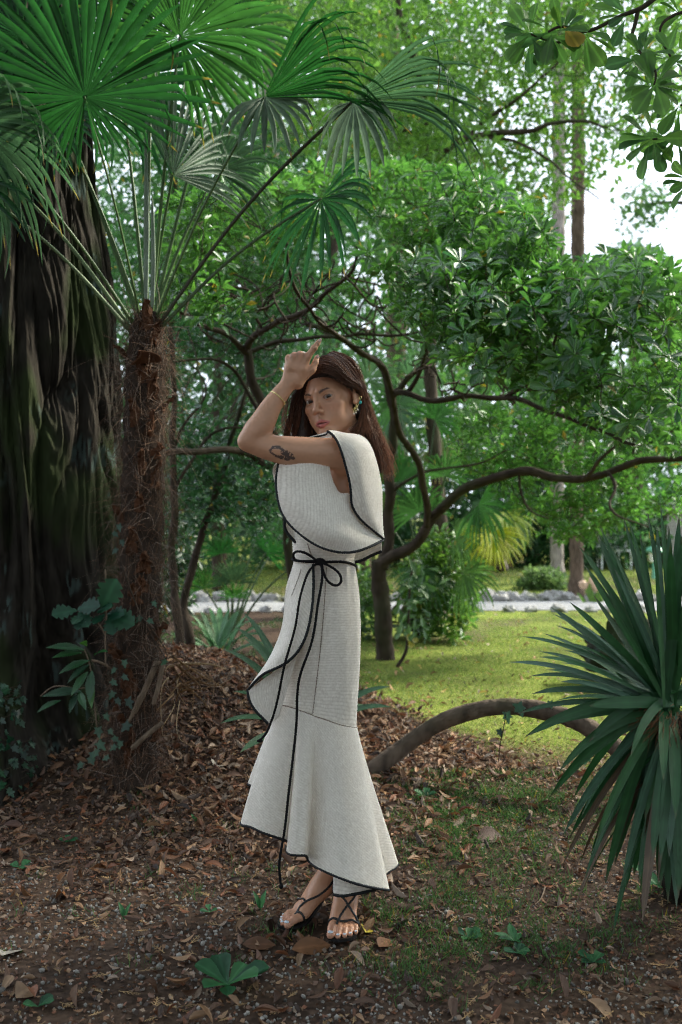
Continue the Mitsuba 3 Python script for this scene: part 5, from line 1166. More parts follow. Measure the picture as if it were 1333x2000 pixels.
UP = [(1190, 1060, .15), (1250, 1040, .1), (1265, 1000, -.02), (1150, 1120, -.15), (1200, 1110, -.2), (1335, 1040, -.15), (1180, 1080, .2), (1165, 1034, -.10), (1172, 1026, .02), (1163, 1040, .10), (1130, 1065, .05), (1144, 1074, -.05), (1141, 1102, .12), (1216, 1004, .05), (1229, 1016, -.10), (1290, 981, .08), (1283, 1024, -.05), (1327, 1006, .0), (1307, 1027, .12), (1279, 1072, -.20), (1113, 1176, .05), (1159, 1162, .15), (1075, 1185, .08),
      (1345, 1000, .1), (1370, 1010, -.05), (1395, 1030, .05), (1420, 1080, .0), (1450, 1130, .1), (1360, 1060, -.15), (1310, 1060, -.22)]
for u, v_, d in UP: yleaf((u, v_), d, lift=.02, face=(.6, -.8, .25) if u < 1300 else (-.5, -.8, .25))
MIDL = [(1060, 1225, .18), (1120, 1200, -.1), (1100, 1260, .22), (1035, 1310, .1), (1085, 1360, .2), (1077, 1186, .10), (1086, 1210, .0), (1018, 1230, .05), (1052, 1262, .12), (994, 1280, .0), (1050, 1271, -.1), (1067, 1298, .15), (1094, 1321, -.12), (1038, 1344, -.08), (1102, 1340, .12), (1010, 1382, -.05), (1110, 1245, -.05), (1095, 1285, .2), (1480, 1200, .0), (1500, 1300, .1)]
for u, v_, d in MIDL: yleaf((u, v_), d, lift=.05, sag=.04, face=(.15, -.45, 1))
DROOP = [(1322, 1775, -.20, .10), (1340, 1790, -.12, .1), (1305, 1765, -.08, .1), (1290, 1690, -.24, .12), (1060, 1420, .1, .1), (1150, 1450, -.1, .14), (1120, 1560, .2, .15), (1205, 1640, .15, .14), (1150, 1690, .0, .15), (1230, 1700, .0, .13), (1260, 1600, -.12, .16), (1320, 1600, -.22, .14), (1330, 1740, .0, .1), (1300, 1700, .15, .1), (1250, 1745, .1, .12), (1180, 1650, .22, .15), (1151, 1379, -.14, .03), (1026, 1439, -.06, .10), (1092, 1507, -.10, .16), (1082, 1548, .03, .14), (1232, 1477, -.20, .22), (1072, 1560, .12, .12), (1100, 1632, -.04, .15), (1111, 1640, .05, .14), (1164, 1645, -.14, .16), (1182, 1727, -.10, .15), (1216, 1722, -.16, .15), (1200, 1690, .06, .12), (1290, 1737, -.15, .12), (1307, 1675, -.20, .12), (1296, 1525, -.22, .16), (1140, 1600, .1, .15),
         (1250, 1640, -.02, .1), (1340, 1700, -.18, .1), (1400, 1650, -.1, .15), (1240, 1560, .10, .15), (1180, 1560, .15, .18), (1130, 1490, .12, .2), (1270, 1700, .08, .1), (1450, 1500, .0, .2)]
for u, v_, d, l in DROOP: yleaf((u, v_), d, lift=l, face=(.45, -.85, .35) if u < 1260 else (0, -1, .2), w=.0158)
for u, v_, d in ((1097, 1694, -.05), (1285, 1735, -.16), (1322, 1745, -.18), (1190, 1700, .05), (1255, 1720, -.1)): yleaf((u, v_), d, lift=.12, face=(.3, -1, .2), w=.010, dry=True)
for k in range(34):
    a = rng.uniform(0, 6.283); o = np.array([math.cos(a), math.sin(a), 0]); b = P(1316, 1400 + rng.uniform(0, 160), YC) + o * .06; e = b + o * rng.uniform(.10, .26) + [0, 0, -rng.uniform(.25, .42)]; e[2] = max(e[2], .02)
    v, q, cc = strap(b, e, .015, lift=.12, face=(o[0], o[1], .3), col=3 if rng.random() < .18 else 0); obj('leaf', (v, q), 'strap_mat', yuc, True, uv=cc)
hm = MB()
for k in range(260):
    a = rng.random() * 6.283; o = np.array([math.cos(a), math.sin(a), 0]); b = P(1312, 1400, YC) + o * .075 + [0, 0, rng.normal(0, .02)]
    t = np.linspace(0, 1, 5)[:, None]; c = b + (o * .05 + np.array([0, 0, -.03]) + rng.normal(0, .02, 3)) * t; m, ff = tube(c, .0014 * (1 - .6 * t[:, 0]), 3, cap=False); hm.add(m, ff, np.tile(np.array([.22, .10, .05]) * rng.uniform(.5, 1.2), (len(m), 1)))
hm.put('fibres', 'fibre', yuc, True, kind='stuff')

def strap_plant(label, base, tips, w, col, lift=.12, name='strap_leaved_plant', **kw):
    t = thing(name, label, 'plant')
    for tp in tips:
        v, q, cc = strap(np.array(base) + rng.normal(0, .02, 3), tp, w * rng.uniform(.8, 1.2), lift=lift, col=col, face=(rng.normal(0, .3), -.6, 1), **kw); obj('leaf', (v, q), 'strap_mat', t, True, uv=cc)
    return t
strap_plant('strappy green plant half hidden behind her skirt, leaf tips showing on both sides', P(600, 1440, 4.1), [P(*q) for q in ((458, 1223, 4.1), (473, 1243, 4.0), (474, 1195, 4.3), (434, 1267, 4.0), (430, 1413, 3.9), (455, 1350, 4.0), (469, 1470, 3.8), (763, 1341, 4.1), (765, 1381, 4.0), (731, 1383, 4.2), (500, 1500, 3.7), (560, 1180, 4.3), (620, 1170, 4.4), (700, 1300, 4.4))], .017, 4)
strap_plant('young grey-green strap plant on the dark soil left of the woman beyond the mound', P(430, 1290, 8.2), [P(430 + 95 * math.cos(a), 1275 - 80 * abs(math.sin(a)) - 10, 8.2 - .5 * math.sin(a * 3)) for a in np.linspace(.1, 3.05, 15)], .028, 5)
# dried straps in a curl beside the palm foot
dr_t = thing('dried_plant', 'tangle of dry golden curled straps beside the foot of the palm', 'plant')
for k in range(17):
    b = P(338 + rng.uniform(-10, 15), 1330 + rng.uniform(-50, 40), 4.45); e = b + np.array([rng.uniform(-.02, .26), rng.uniform(-.25, .0), rng.uniform(-.22, .06)]); m = (b + e) / 2 + [rng.uniform(-.06, .10), rng.uniform(-.08, .0), rng.uniform(-.06, .10)]
    v, f = tube(spline(np.array([b, m, e]), 14), np.linspace(.0062, .0026, 14), 6, flat=.3); obj('strap', (v, f), 'stalk_mat', dr_t, True, uv=np.tile([int(rng.integers(5, 8)) + .5, .5], (len(v), 1)))

# ------------------------------------------------------------------ small fan palms beyond
def small_palm(label, base, hubs, trunk_r, h, cols, mat='fibre_bark', pet=2, name='small_fan_palm'):
    t = thing(name, label, 'palm tree'); b = np.array(base)
    c = spline(np.array([b, b + [.02, 0, h * .5], b + [0, 0, h]]), 24); v, f = tube(c, trunk_r * (1 + .25 * (meshkit.noise(c * 9, 5) - .5)) * np.linspace(1.15, .9, 24), 14); obj('trunk', (v, f), mat, t, True)
    for j in range(14):                                              # withered leaves hang round the foot
        a = rng.random() * 6.283; o = np.array([math.cos(a), math.sin(a), 0]); hb_ = c[-1] + [0, 0, -h * .25 * rng.random()]
        v, q, cc = strap(hb_, np.maximum(hb_ + o * trunk_r * rng.uniform(1.3, 2.6) + [0, 0, -h * rng.uniform(.4, .95)], [-99, -99, .03]), .02 + .10 * trunk_r, lift=.15, face=(o[0], o[1], .3), col=3); obj('dead_leaf', (v, q), 'strap_mat', t, True, uv=cc)
    for k, (hub, tip, side, sp, dr2) in enumerate(hubs):
        frond(t, c[-1], P(*hub), P(*tip), side, sp, 26, cols[k % len(cols)], r0=.012, pet=pet, droop=dr2, seed=60 + k, bow=.10)
    return t
S1 = (1, .2, 0)
small_palm('leafy fan palm with a stout brown base right of the forked trunk', P(822, 1228, 9.9), [((870, 930, 9.5), (890, 860, 9.3), S1, 110, .35), ((935, 985, 9.3), (1010, 1030, 9.1), (.3, .3, .9), 95, .45), ((890, 1050, 9.4), (960, 1040, 9.2), (.2, .4, .9), 100, .4), ((820, 1000, 9.6), (800, 920, 9.4), S1, 110, .3), ((780, 940, 9.7), (790, 840, 9.6), (1, .3, .2), 100, .5), ((905, 1120, 9.3), (985, 1150, 9.1), (.2, .3, .9), 90, .5), ((830, 1110, 9.4), (860, 1190, 9.2), S1, 100, .3), ((960, 900, 9.7), (1040, 880, 9.6), (.2, .4, -.9), 90, .5), ((740, 1000, 9.9), (710, 930, 9.8), S1, 100, .3), ((850, 820, 9.9), (900, 760, 9.9), (1, .2, -.4), 110, .5), ((960, 1040, 9.3), (972, 1112, 9.1), S1, 105, .25), ((985, 1000, 9.6), (1010, 1070, 9.4), S1, 95, .4), ((780, 790, 10.1), (750, 720, 10.1), S1, 120, .5), ((920, 800, 10.2), (990, 830, 10.1), (.3, .4, .8), 110, .6)], .16, .45, [5, 1, 6, 5, 1, 6, 5, 1, 6, 1, 7, 8, 5, 6])
small_palm('low fan palm beyond the path with bright yellow-green backlit fronds', P(972, 1112, 19.5), [((962, 1058, 18.5), (975, 1105, 18.3), S1, 100, .3), ((930, 1030, 18.7), (915, 1085, 18.5), S1, 90, .4), ((1000, 1030, 18.7), (1035, 1070, 18.6), (1, .2, .5), 90, .4), ((950, 1000, 19.0), (960, 950, 18.9), S1, 110, .4)], .16, .45, [7, 8, 9, 4])
small_palm('pair of open fan leaves on thin stalks left of the woman, beyond the mound', P(452, 1275, 8.8), [((432, 1082, 8.6), (420, 1035, 8.5), S1, 95, .08), ((455, 1140, 8.5), (452, 1085, 8.4), S1, 95, .1), ((458, 1168, 8.4), (460, 1135, 8.3), S1, 100, .05), ((520, 1080, 8.7), (560, 1050, 8.6), (.6, .2, -.7), 95, .15), ((505, 1040, 9.0), (540, 1000, 9.0), (.8, .2, -.4), 110, .25), ((400, 1150, 8.8), (385, 1110, 8.7), S1, 95, .1), ((575, 1105, 8.6), (610, 1095, 8.5), (.3, .3, .9), 80, .15), ((560, 1040, 9.2), (620, 1010, 9.2), (.3, .3, -.9), 110, .2)], .05, .10, [0, 10, 1])
small_palm('tall fan palm with pale drooping frond tips behind the woman\'s head', P(700, 1150, 12.0), [((720, 740, 11.6), (760, 660, 11.4), S1, 120, .4), ((760, 800, 11.4), (840, 830, 11.2), (.3, .4, .8), 110, .6), ((690, 800, 11.5), (640, 780, 11.4), (.2, .3, .9), 110, .5), ((735, 860, 11.4), (770, 930, 11.2), S1, 110, .4), ((800, 740, 11.7), (880, 720, 11.6), (.2, .4, -.9), 110, .6), ((850, 880, 11.5), (900, 930, 11.4), S1, 110, .5), ((905, 850, 11.8), (960, 880, 11.7), (.3, .3, .8), 110, .6)], .13, 1.9, [10, 4, 11])
# ------------------------------------------------------------------ bent trunk lying on the lawn edge
rng = np.random.default_rng(51)
lg = thing('bent_trunk', 'bare curved trunk arching low over the ground between the woman and the yucca', 'tree')
lc = spline(np.array([P(690, 1540, 4.6) , P(735, 1500, 4.62), P(790, 1458, 4.65), P(850, 1417, 4.65), P(915, 1391, 4.6), P(985, 1380, 4.55), P(1050, 1386, 4.5), P(1110, 1402, 4.42), P(1160, 1428, 4.35), P(1215, 1470, 4.28), P(1280, 1530, 4.2)]), 90)
lr = np.linspace(.041, .039, 90) * (1 + .18 * (meshkit.noise(lc * 9, 4) - .5)); v, f = tube(lc, lr, 20); v = v + .006 * (meshkit.noise(v * 45, 2) - .5)[:, None]
barkmat('bark_branch', (.035, .027, .022), (.20, .15, .115), .3, 30, .010)
obj('trunk', (v, f), 'bark_branch', lg, True)
for i, r in ((38, .030), (62, .034), (70, .026)):
    v, f = ico(2); obj('knot', (v * r * [1, .7, .9] + lc[i] + [0, -lr[i] * .55, -.004], f), 'bark_branch', lg, True)

# ------------------------------------------------------------------ ivy and seedlings
IVY = []
ang = np.radians([-90, -62, -35, -5, 25, 52, 75, 90, 105, 128, 155, 185, 215, 242]); rad_ = np.array([.18, .42, .72, .42, .80, .50, .78, 1.0, .78, .50, .80, .42, .72, .42])
iv = np.vstack([[0, 0, 0]] + [[[r_ * math.sin(a) + .25, r_ * math.cos(a) * .8, -.12 * r_ * r_]] for a, r_ in zip(ang, rad_)]); ivf = np.array([[0, k + 1, (k + 1) % 14 + 1] for k in range(14)])
ivy_lib = libset((iv, ivf), [(.018, .072, .034), (.026, .095, .045), (.014, .05, .028), (.035, .11, .05), (.28, .30, .24)], 'ivy_leaf', gloss=.05)
def on_trunk(u, v_):
    """The nearest point of the old trunk's bark that lies towards this pixel."""
    best = None
    for Yd in np.linspace(3.9, 5.4, 90):
        w = P(u, v_, Yd); a = math.atan2(w[1] - BY, w[0] - BX) % (2 * np.pi); i = int(np.clip(np.searchsorted(zz, w[2]), 0, nz - 1)); j = int(a / (2 * np.pi) * na) % na
        if math.hypot(w[0] - BX, w[1] - BY) < rr[i, j] + .02: return w, np.array([math.cos(a), math.sin(a), .1])
    return None, None
def on_ground(u, v_):
    for Yd in np.arange(1.8, 16, .02):
        w = P(u, v_, Yd)
        if w[2] <= float(gz(w[0], w[1])): return np.array([w[0], w[1], float(gz(w[0], w[1]))])
    return P(u, v_, 16)
ivy = thing('ivy', 'dark green ivy climbing the foot of the old trunk at the left edge', 'ivy')
spots = [(rng.uniform(-6, 45), rng.uniform(1330, 1430)) for _ in range(26)] + [(rng.uniform(-6, 75), rng.uniform(1440, 1560)) for _ in range(44)] + [(18, 1345), (8, 1365), (33, 1347), (28, 1388)]
stems_ = []
for u, v_ in spots:
    w, nn = on_trunk(u, v_)
    if w is None: w, nn = on_ground(u, v_) + [0, 0, .03], np.array([0, -.5, .8])
    stems_.append(w); put_leaf(ivy, w + nn * .012, np.array([rng.normal(0, .7), -.3, -.6 + rng.normal(0, .5)]), nn + rng.normal(0, .25, 3), .024 * rng.uniform(.7, 1.4), int(rng.integers(0, 4)), 1, lib=ivy_lib)
w, nn = on_trunk(33, 1388); put_leaf(ivy, w + nn * .015, np.array([.2, -.1, -1]), nn, .030, 4, 1, lib=ivy_lib)
stems_ = np.array(sorted([tuple(s) for s in stems_], key=lambda s: s[2])); mb = MB()
for k in range(0, len(stems_) - 4, 3): mb.add(*tube(spline(stems_[[k, k + 2, k + 4]], 10), .0022, 4, cap=False))
mb.put('stems', 'bark', ivy, True)
ivy2 = thing('ivy', 'ivy trailing over the foot of the fan palm beside the hollow', 'ivy'); sp2 = []
for u, v_, s in ((192, 1422, 1.2), (192, 1450, 1.3), (214, 1425, .8), (250, 1365, 1.3), (252, 1413, 1.3), (222, 1440, .9), (226, 1456, .9), (236, 1448, .9), (190, 1465, 1.0), (180, 1470, 1.1), (212, 1478, .8), (160, 1490, .9), (222, 1352, 1.0), (228, 1365, .9), (218, 1330, .9), (240, 1320, .9), (225, 1305, .8), (175, 1480, 1), (206, 1395, .9), (243, 1290, .9), (300, 1175, .8), (275, 1205, .9), (290, 1210, .8), (325, 1290, .8), (232, 1025, .9), (222, 1040, .8), (238, 1055, .8), (228, 1072, .8)):
    w = P(u, v_, 4.17); sp2.append(w); put_leaf(ivy2, w, np.array([rng.normal(0, .6), -.2, -.7]), np.array([rng.normal(0, .3), -1, .5]), .030 * s, int(rng.integers(0, 4)), 1, lib=ivy_lib)
sp2 = np.array(sorted([tuple(s) for s in sp2], key=lambda s: s[2])); mb = MB()
for k in range(0, len(sp2) - 4, 2): mb.add(*tube(spline(sp2[[k, k + 2, k + 4]] + [0, .012, 0], 10), .002, 4, cap=False))
mb.put('stems', 'bark', ivy2, True)
ivy3 = thing('ivy', 'few ivy leaves on the bent trunk', 'ivy')
for u, v_, s in ((1012, 1375, 1.6), (990, 1392, 1.3), (975, 1425, 1.0), (1146, 1452, 1.3), (1150, 1475, 1.2), (1075, 1370, .9)):
    put_leaf(ivy3, P(u, v_, 4.44), np.array([rng.normal(0, .5), -.2, -.8]), np.array([0, -1, .5]), .032 * s, int(rng.integers(0, 4)), 1, lib=ivy_lib)
mb = MB(); mb.add(*tube(spline(np.array([P(990, 1385, 4.45), P(984, 1420, 4.42), P(978, 1450, 4.42), P(974, 1488, 4.5)]), 14), .0025, 5)); mb.put('stems', 'bark', ivy3, True)

# lobed seedling and broad leaves at the trunk
lob_t = np.linspace(0, 1, 15); lob_w = np.interp(lob_t, [0, .2, .6, .85, 1], [.05, .20, .42, .30, .02]) * (1 + .28 * np.sin(lob_t * 30))
LOBE = tmpl(list(zip(lob_t, lob_w))[:-1] + [(1, 0)], .15, .18); LONG = tmpl([(0, .02), (.2, .11), (.45, .17), (.7, .13), (.9, .05), (1, 0)], .3, .22)
lobe_lib = libset(LOBE, [(.018, .075, .040), (.014, .06, .034), (.024, .085, .042)], 'lobed_leaf', gloss=.03); long_lib = libset(LONG, [(.022, .085, .030), (.030, .11, .034), (.016, .060, .026), (.06, .17, .03)], 'long_leaf', gloss=.05)
sd = thing('oak_seedling', 'young plant with lobed grey-green leaves against the dark trunk', 'plant')
for a, b, k in (((150, 1192), (100, 1196), 0), ((152, 1190), (192, 1178), 1), ((165, 1200), (140, 1215), 2), ((155, 1195), (172, 1222), 0), ((205, 1200), (180, 1215), 1), ((212, 1202), (262, 1216), 2), ((214, 1205), (220, 1238), 0), ((210, 1200), (240, 1195), 1), ((160, 1198), (150, 1228), 1), ((190, 1195), (215, 1180), 0), ((200, 1190), (225, 1132), 2)):
    pa_, pb2 = P(*a, 4.12), P(*b, 4.06); put_leaf(sd, pa_, pb2 - pa_, np.array([rng.normal(0, .4), -.8, .7]), np.linalg.norm(pb2 - pa_) * .95, k, .9, lib=lobe_lib)
mb = MB()
for q in (((207, 1300), (206, 1240), (208, 1190), (206, 1112)), ((206, 1240), (190, 1215), (165, 1198), (152, 1192))): mb.add(*tube(spline(np.array([P(*x, 4.14) for x in q]), 16), .0032, 6))
mb.put('stem', 'dry_wood', sd, True)
bl_ = thing('broadleaf_seedling', 'seedling with long drooping dark green leaves in front of the hollow', 'plant')
for a, b, k in (((165, 1270), (95, 1253), 0), ((160, 1275), (105, 1275), 1), ((175, 1290), (115, 1306), 0), ((175, 1298), (130, 1325), 2), ((172, 1312), (138, 1352), 1), ((180, 1310), (172, 1368), 0), ((180, 1330), (175, 1378), 3), ((160, 1350), (85, 1350), 2), ((120, 1368), (72, 1382), 0), ((170, 1262), (155, 1245), 3), ((185, 1280), (205, 1262), 1), ((150, 1355), (135, 1386), 2), ((155, 1350), (165, 1380), 1)):
    pa_, pb2 = P(*a, 4.14), P(*b, 4.05); put_leaf(bl_, pa_, pb2 - pa_, np.array([rng.normal(0, .3), -.7, .8]), np.linalg.norm(pb2 - pa_) * .98, k, .9, lib=long_lib)
mb = MB()
for q in (((190, 1420), (182, 1350), (176, 1300), (165, 1268)), ((178, 1340), (150, 1345), (110, 1340), (80, 1360))): mb.add(*tube(spline(np.array([P(*x, 4.16) for x in q]), 16), .003, 6))
mb.put('stem', 'dry_wood', bl_, True)
# sapling by the forked trunk
sp_ = thing('sapling', 'slim sapling with light green leaves right of the forked trunk', 'plant')
mb = MB(); mb.add(*tube(spline(np.array([P(776, 1302, 8.0), P(792, 1275, 8.0), P(798, 1225, 8.0), P(800, 1160, 8.0), P(808, 1090, 8.0)]), 24), np.linspace(.016, .006, 24), 6)); mb.put('stem', 'bark', sp_, True)
sl = libset(OBO, [(.07, .17, .03), (.09, .20, .03), (.05, .13, .028), (.42, .36, .03)], 'sapling_leaf', trans=1.0)
for k in range(64):
    u, v_ = rng.uniform(778, 835), rng.uniform(1085, 1235); w = P(u, v_, 8.0 + rng.uniform(-.15, .15)); put_leaf(sp_, w, np.array([rng.normal(0, .7), -.3, -.4 + rng.normal(0, .4)]), np.array([rng.normal(0, .5), -.6, 1]), rng.uniform(.07, .12), int(rng.integers(0, 3)), .5, lib=sl)
for u, v_ in ((795, 1236), (806, 1240), (798, 1250)): put_leaf(sp_, P(u, v_, 7.95), np.array([.3, -.3, -.6]), np.array([.2, -.8, .5]), .07, 3, .8, lib=sl)

# old stump behind the yucca, stone wall, table and chairs far right
obj('stump', (lambda m: (m[0], m[1]))(rock(P(1265, 1262, 7.2) - [0, 0, .04], .34, 4, 5, .55)), 'bark_old', None, True, label='low brown crumbling stump behind the yucca', cat='stump')
principled('stone', mikit.proc(lambda p, n, uv: mikit.mix((.16, .15, .14), (.33, .32, .30), mikit.fbm(p.x * 8, p.y * 8, p.z * 8))), .9, .2)
pl = thing('stone_pillar', 'grey stone pillar with a projecting cap beyond the lawn at the right edge', 'pillar')
def bxm(c, s, bev=.02):
    m = trimesh.creation.box(extents=s); m.apply_translation(c); return np.array(m.vertices), np.array(m.faces)
pc = P(1322, 1108, 22.5); pc[2] = float(gz(pc[0], pc[1]))
obj('shaft', bxm(pc + [0, 0, .62], (.62, .6, 1.24)), 'stone', pl, False); obj('cap', bxm(pc + [0, 0, 1.30], (.86, .84, .12)), 'stone', pl, False); obj('plinth', bxm(pc + [0, 0, .10], (.80, .78, .2)), 'stone', pl, False); obj('cap_block', bxm(pc + [0, 0, 1.46], (.60, .58, .2)), 'stone', pl, False)
principled('green_paint', (.10, .30, .20), .4, .5); principled('white_paint', (.72, .74, .74), .45, .5)
tb_ = thing('garden_lamp', 'low green garden lamp with a wide green cap beyond the lawn at the right', 'lamp'); tcn = P(1278, 1130, 18.6)
obj('cap', tube(np.array([tcn + [0, 0, .50], tcn + [0, 0, .53], tcn + [0, 0, .58], tcn + [0, 0, .61]]), [.155, .16, .12, .03], 24), 'green_paint', tb_, 40); obj('post', tube(np.array([tcn + [0, 0, -.05], tcn + [0, 0, .04], tcn + [0, 0, .32]]), [.07, .045, .040], 14), 'green_paint', tb_, 40); obj('diffuser', tube(np.array([tcn + [0, 0, .32], tcn + [0, 0, .50]]), [.075, .10], 16), 'white_paint', tb_, 40)
for k, (u, lab) in enumerate(((1188, 'white garden chair beyond the lawn, left of the two'), (1212, 'white garden chair beyond the lawn, nearer the green lamp'))):
    ch = thing('garden_chair', lab, 'chair'); cc_ = P(u, 1112, 21.6); cc_[2] = float(gz(cc_[0], cc_[1]))
    obj('seat', bxm(cc_ + [0, 0, .42], (.40, .40, .04)), 'white_paint', ch, False); obj('backrest', bxm(cc_ + [0, .19, .66], (.40, .03, .40)), 'white_paint', ch, False)
    for sx in (-.18, .18):
        for sy in (-.18, .18): obj('leg', bxm(cc_ + [sx, sy, .20], (.035, .035, .40)), 'white_paint', ch, False)
pf = thing('flowering_plant', 'plant with pale pink flower heads by the path right of the brown palm trunk', 'plant')
principled('petal', (.55, .38, .28), .6, .2)
for u, v_ in ((1140, 1142), (1157, 1136), (1163, 1148)):
    m = rock(P(u, v_, 13.5), .045, 2, u % 7, 1.3); obj('flower_head', m, 'petal', pf, True)
for k in range(16):
    b = P(1160 + rng.uniform(-14, 20), 1190, 13.5); v, q, cc = strap(b, b + [rng.normal(0, .14), rng.normal(0, .1), rng.uniform(.2, .42)], .022, .0, .05, (rng.normal(0, .4), -1, .3), 7); obj('leaf', (v, q), 'strap_mat', pf, True, uv=cc)
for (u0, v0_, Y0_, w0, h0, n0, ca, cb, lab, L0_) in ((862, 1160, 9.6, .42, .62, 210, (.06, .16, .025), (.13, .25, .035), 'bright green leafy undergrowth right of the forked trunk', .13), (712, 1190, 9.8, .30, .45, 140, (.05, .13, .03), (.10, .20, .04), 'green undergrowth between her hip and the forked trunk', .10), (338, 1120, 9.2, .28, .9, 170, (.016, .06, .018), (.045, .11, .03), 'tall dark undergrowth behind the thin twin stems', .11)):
    sh = nm('shrub'); b0 = P(u0, v0_, Y0_); q = unit(rng.normal(0, 1, (n0, 3))) * rng.random((n0, 1)) ** .4 * [w0, .35, h0] + b0; q = q[q[:, 2] > .02]; p, d, n, L = rosettes(rng, q, unit(rng.normal(0, .7, q.shape) + [0, 0, .6]), 7, L0_, lo=25, hi=115)
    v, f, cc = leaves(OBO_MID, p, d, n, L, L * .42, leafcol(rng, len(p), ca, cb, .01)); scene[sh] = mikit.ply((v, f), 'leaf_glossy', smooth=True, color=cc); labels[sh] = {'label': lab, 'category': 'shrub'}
sh = nm('shrub'); q = unit(rng.normal(0, 1, (160, 3))) * rng.random((160, 1)) ** .4 * [.42, .35, .36] + P(1062, 1150, 16.0); p, d, n, L = rosettes(rng, q, unit(rng.normal(0, 1, q.shape) + [0, 0, .8]), 7, .13, lo=20, hi=120)
p[:, 2] = np.abs(p[:, 2]); v, f, cc = leaves(FAR, p, d, n, L, L * .45, leafcol(rng, len(p), (.07, .14, .04), (.14, .22, .07), 0)); scene[sh] = mikit.ply((v, f), 'leaf_far', smooth=True, color=cc); labels[sh] = {'label': 'small pale green bush on the lawn beyond the path, left of the grey palm trunk', 'category': 'shrub'}

# ------------------------------------------------------------------ grass
def grass(rng, x, y, L, w, cols, lean=.5):
    k = len(x); pos = np.stack([x, y, gz(x, y) - .002], 1); d = unit(np.stack([rng.normal(0, lean, k), rng.normal(0, lean, k), np.ones(k)], 1)); n = unit(np.stack([rng.normal(0, 1, k), rng.normal(0, 1, k), rng.normal(.2, .2, k)], 1))
    return leaves(BLADE, pos, d, n, L * (.5 + .8 * rng.random(k)), w, cols(k))
gcol = lambda a, b: (lambda k: leafcol(rng, k, a, b, .02))
x = rng.uniform(-1.2, 4.6, 90000); y = 4.5 + 7.8 * rng.random(90000) ** 1.35; keep = (rng.random(90000) < lawn_np(x, y) * (.35 + .9 * meshkit.noise(np.stack([x * 2.2, y * 2.2, 0 * x], 1), 3))) & (np.abs(x) < y * .37 + .3)
x, y = x[keep], y[keep]; v, f, cc = grass(rng, x, y, .034, .0045, gcol((.095, .18, .026), (.24, .34, .055)), .8)
obj('lawn_grass', (v, f), 'grass_mat', None, True, color=cc, label='short yellow-green lawn grass in front of the path', cat='grass', kind='stuff')
x = rng.uniform(-8, 9, 52000); y = rng.uniform(14.0, 24, 52000); keep = np.abs(x) < y * .38 + .3; x, y = x[keep], y[keep]
v, f, cc = grass(rng, x, y, .055, .014, gcol((.075, .125, .022), (.14, .20, .035)), .8); obj('lawn_grass', (v, f), 'grass_mat', None, True, color=cc, label='sunlit lawn grass beyond the gravel path', cat='grass', kind='stuff')
x = rng.uniform(-3.4, .2, 9000); y = rng.uniform(6.2, 12.0, 9000); keep = (meshkit.noise(np.stack([x * 2, y * 2, 0 * x], 1), 15) > .42) & (x > -y * .37 - .2) & (lawn_np(x, y) < .5); x, y = x[keep], y[keep]
v, f, cc = grass(rng, x, y, .075, .012, gcol((.022, .060, .020), (.07, .12, .035)), 1.0); obj('ground_cover', (v, f), 'grass_mat', None, True, color=cc, label='low dark green ground cover on the shaded soil left of the woman', cat='ground cover', kind='stuff')
# tufts among the litter at the right
tc_ = []
for cu, cv, su, sv, m in ((930, 1640, 110, 60, 90), (1010, 1570, 100, 50, 110), (880, 1560, 80, 40, 50), (900, 1750, 90, 50, 45), (830, 1860, 60, 40, 26), (1000, 1830, 150, 60, 36), (1180, 1850, 110, 50, 16), (960, 1560, 140, 30, 40), (860, 1600, 70, 60, 14), (560, 1700, 200, 80, 14), (250, 1700, 200, 90, 12), (1280, 1760, 60, 30, 12)):
    for _ in range(int(m * 1.5)): tc_.append((rng.normal(cu, su), rng.normal(cv, sv)))
xs, ys = [], []
for u, v_ in tc_:
    w = on_ground(u, max(1515, v_)); k = int(rng.integers(8, 26)); xs.append(w[0] + rng.normal(0, .025, k)); ys.append(w[1] + rng.normal(0, .025, k))
x, y = np.concatenate(xs), np.concatenate(ys); v, f, cc = grass(rng, x, y, .042, .0030, gcol((.04, .11, .028), (.09, .185, .045)), .7)
obj('grass_tufts', (v, f), 'grass_mat', None, True, color=cc, label='tufts of fine grass coming up through the leaf litter', cat='grass', kind='stuff')

# ------------------------------------------------------------------ leaf litter, needles, twigs, gravel
def scatter(n, dens, x0=-2.6, x1=2.6, y0=1.9, y1=7.6):
    out = np.zeros((0, 2))
    while len(out) < n:
        q = np.stack([rng.uniform(x0, x1, n), rng.uniform(y0, y1, n)], 1); q = q[(np.abs(q[:, 0]) < q[:, 1] * .37 + .25) & (rng.random(n) < dens(q[:, 0], q[:, 1]))]; out = np.vstack([out, q])
    return out[:n]
def litter_d(x, y):
    mound = np.clip(gz(x, y) / .22, 0, 1); mid = np.exp(-((y - 4.6) / .9) ** 2); band = np.exp(-(((y - 4.1) / .6) ** 2)) * (x < .2)
    return np.clip((.055 + 1.0 * mound + .70 * mid * np.clip(1.2 - np.abs(x + .1), .12, 1) + .45 * band) * (1 - .95 * lawn_np(x, y)) * (.35 + .9 * meshkit.noise(np.stack([x * 3, y * 3, 0 * x], 1), 6)), 0, 1)
DRY = np.array([(.095, .050, .030), (.16, .092, .054), (.065, .038, .026), (.22, .145, .090), (.125, .078, .057), (.14, .062, .034), (.042, .028, .023), (.19, .15, .12)])
CURL = tmpl([(0, .02), (.12, .13), (.3, .25), (.5, .30), (.7, .25), (.88, .12), (1, 0)], .55, .30)
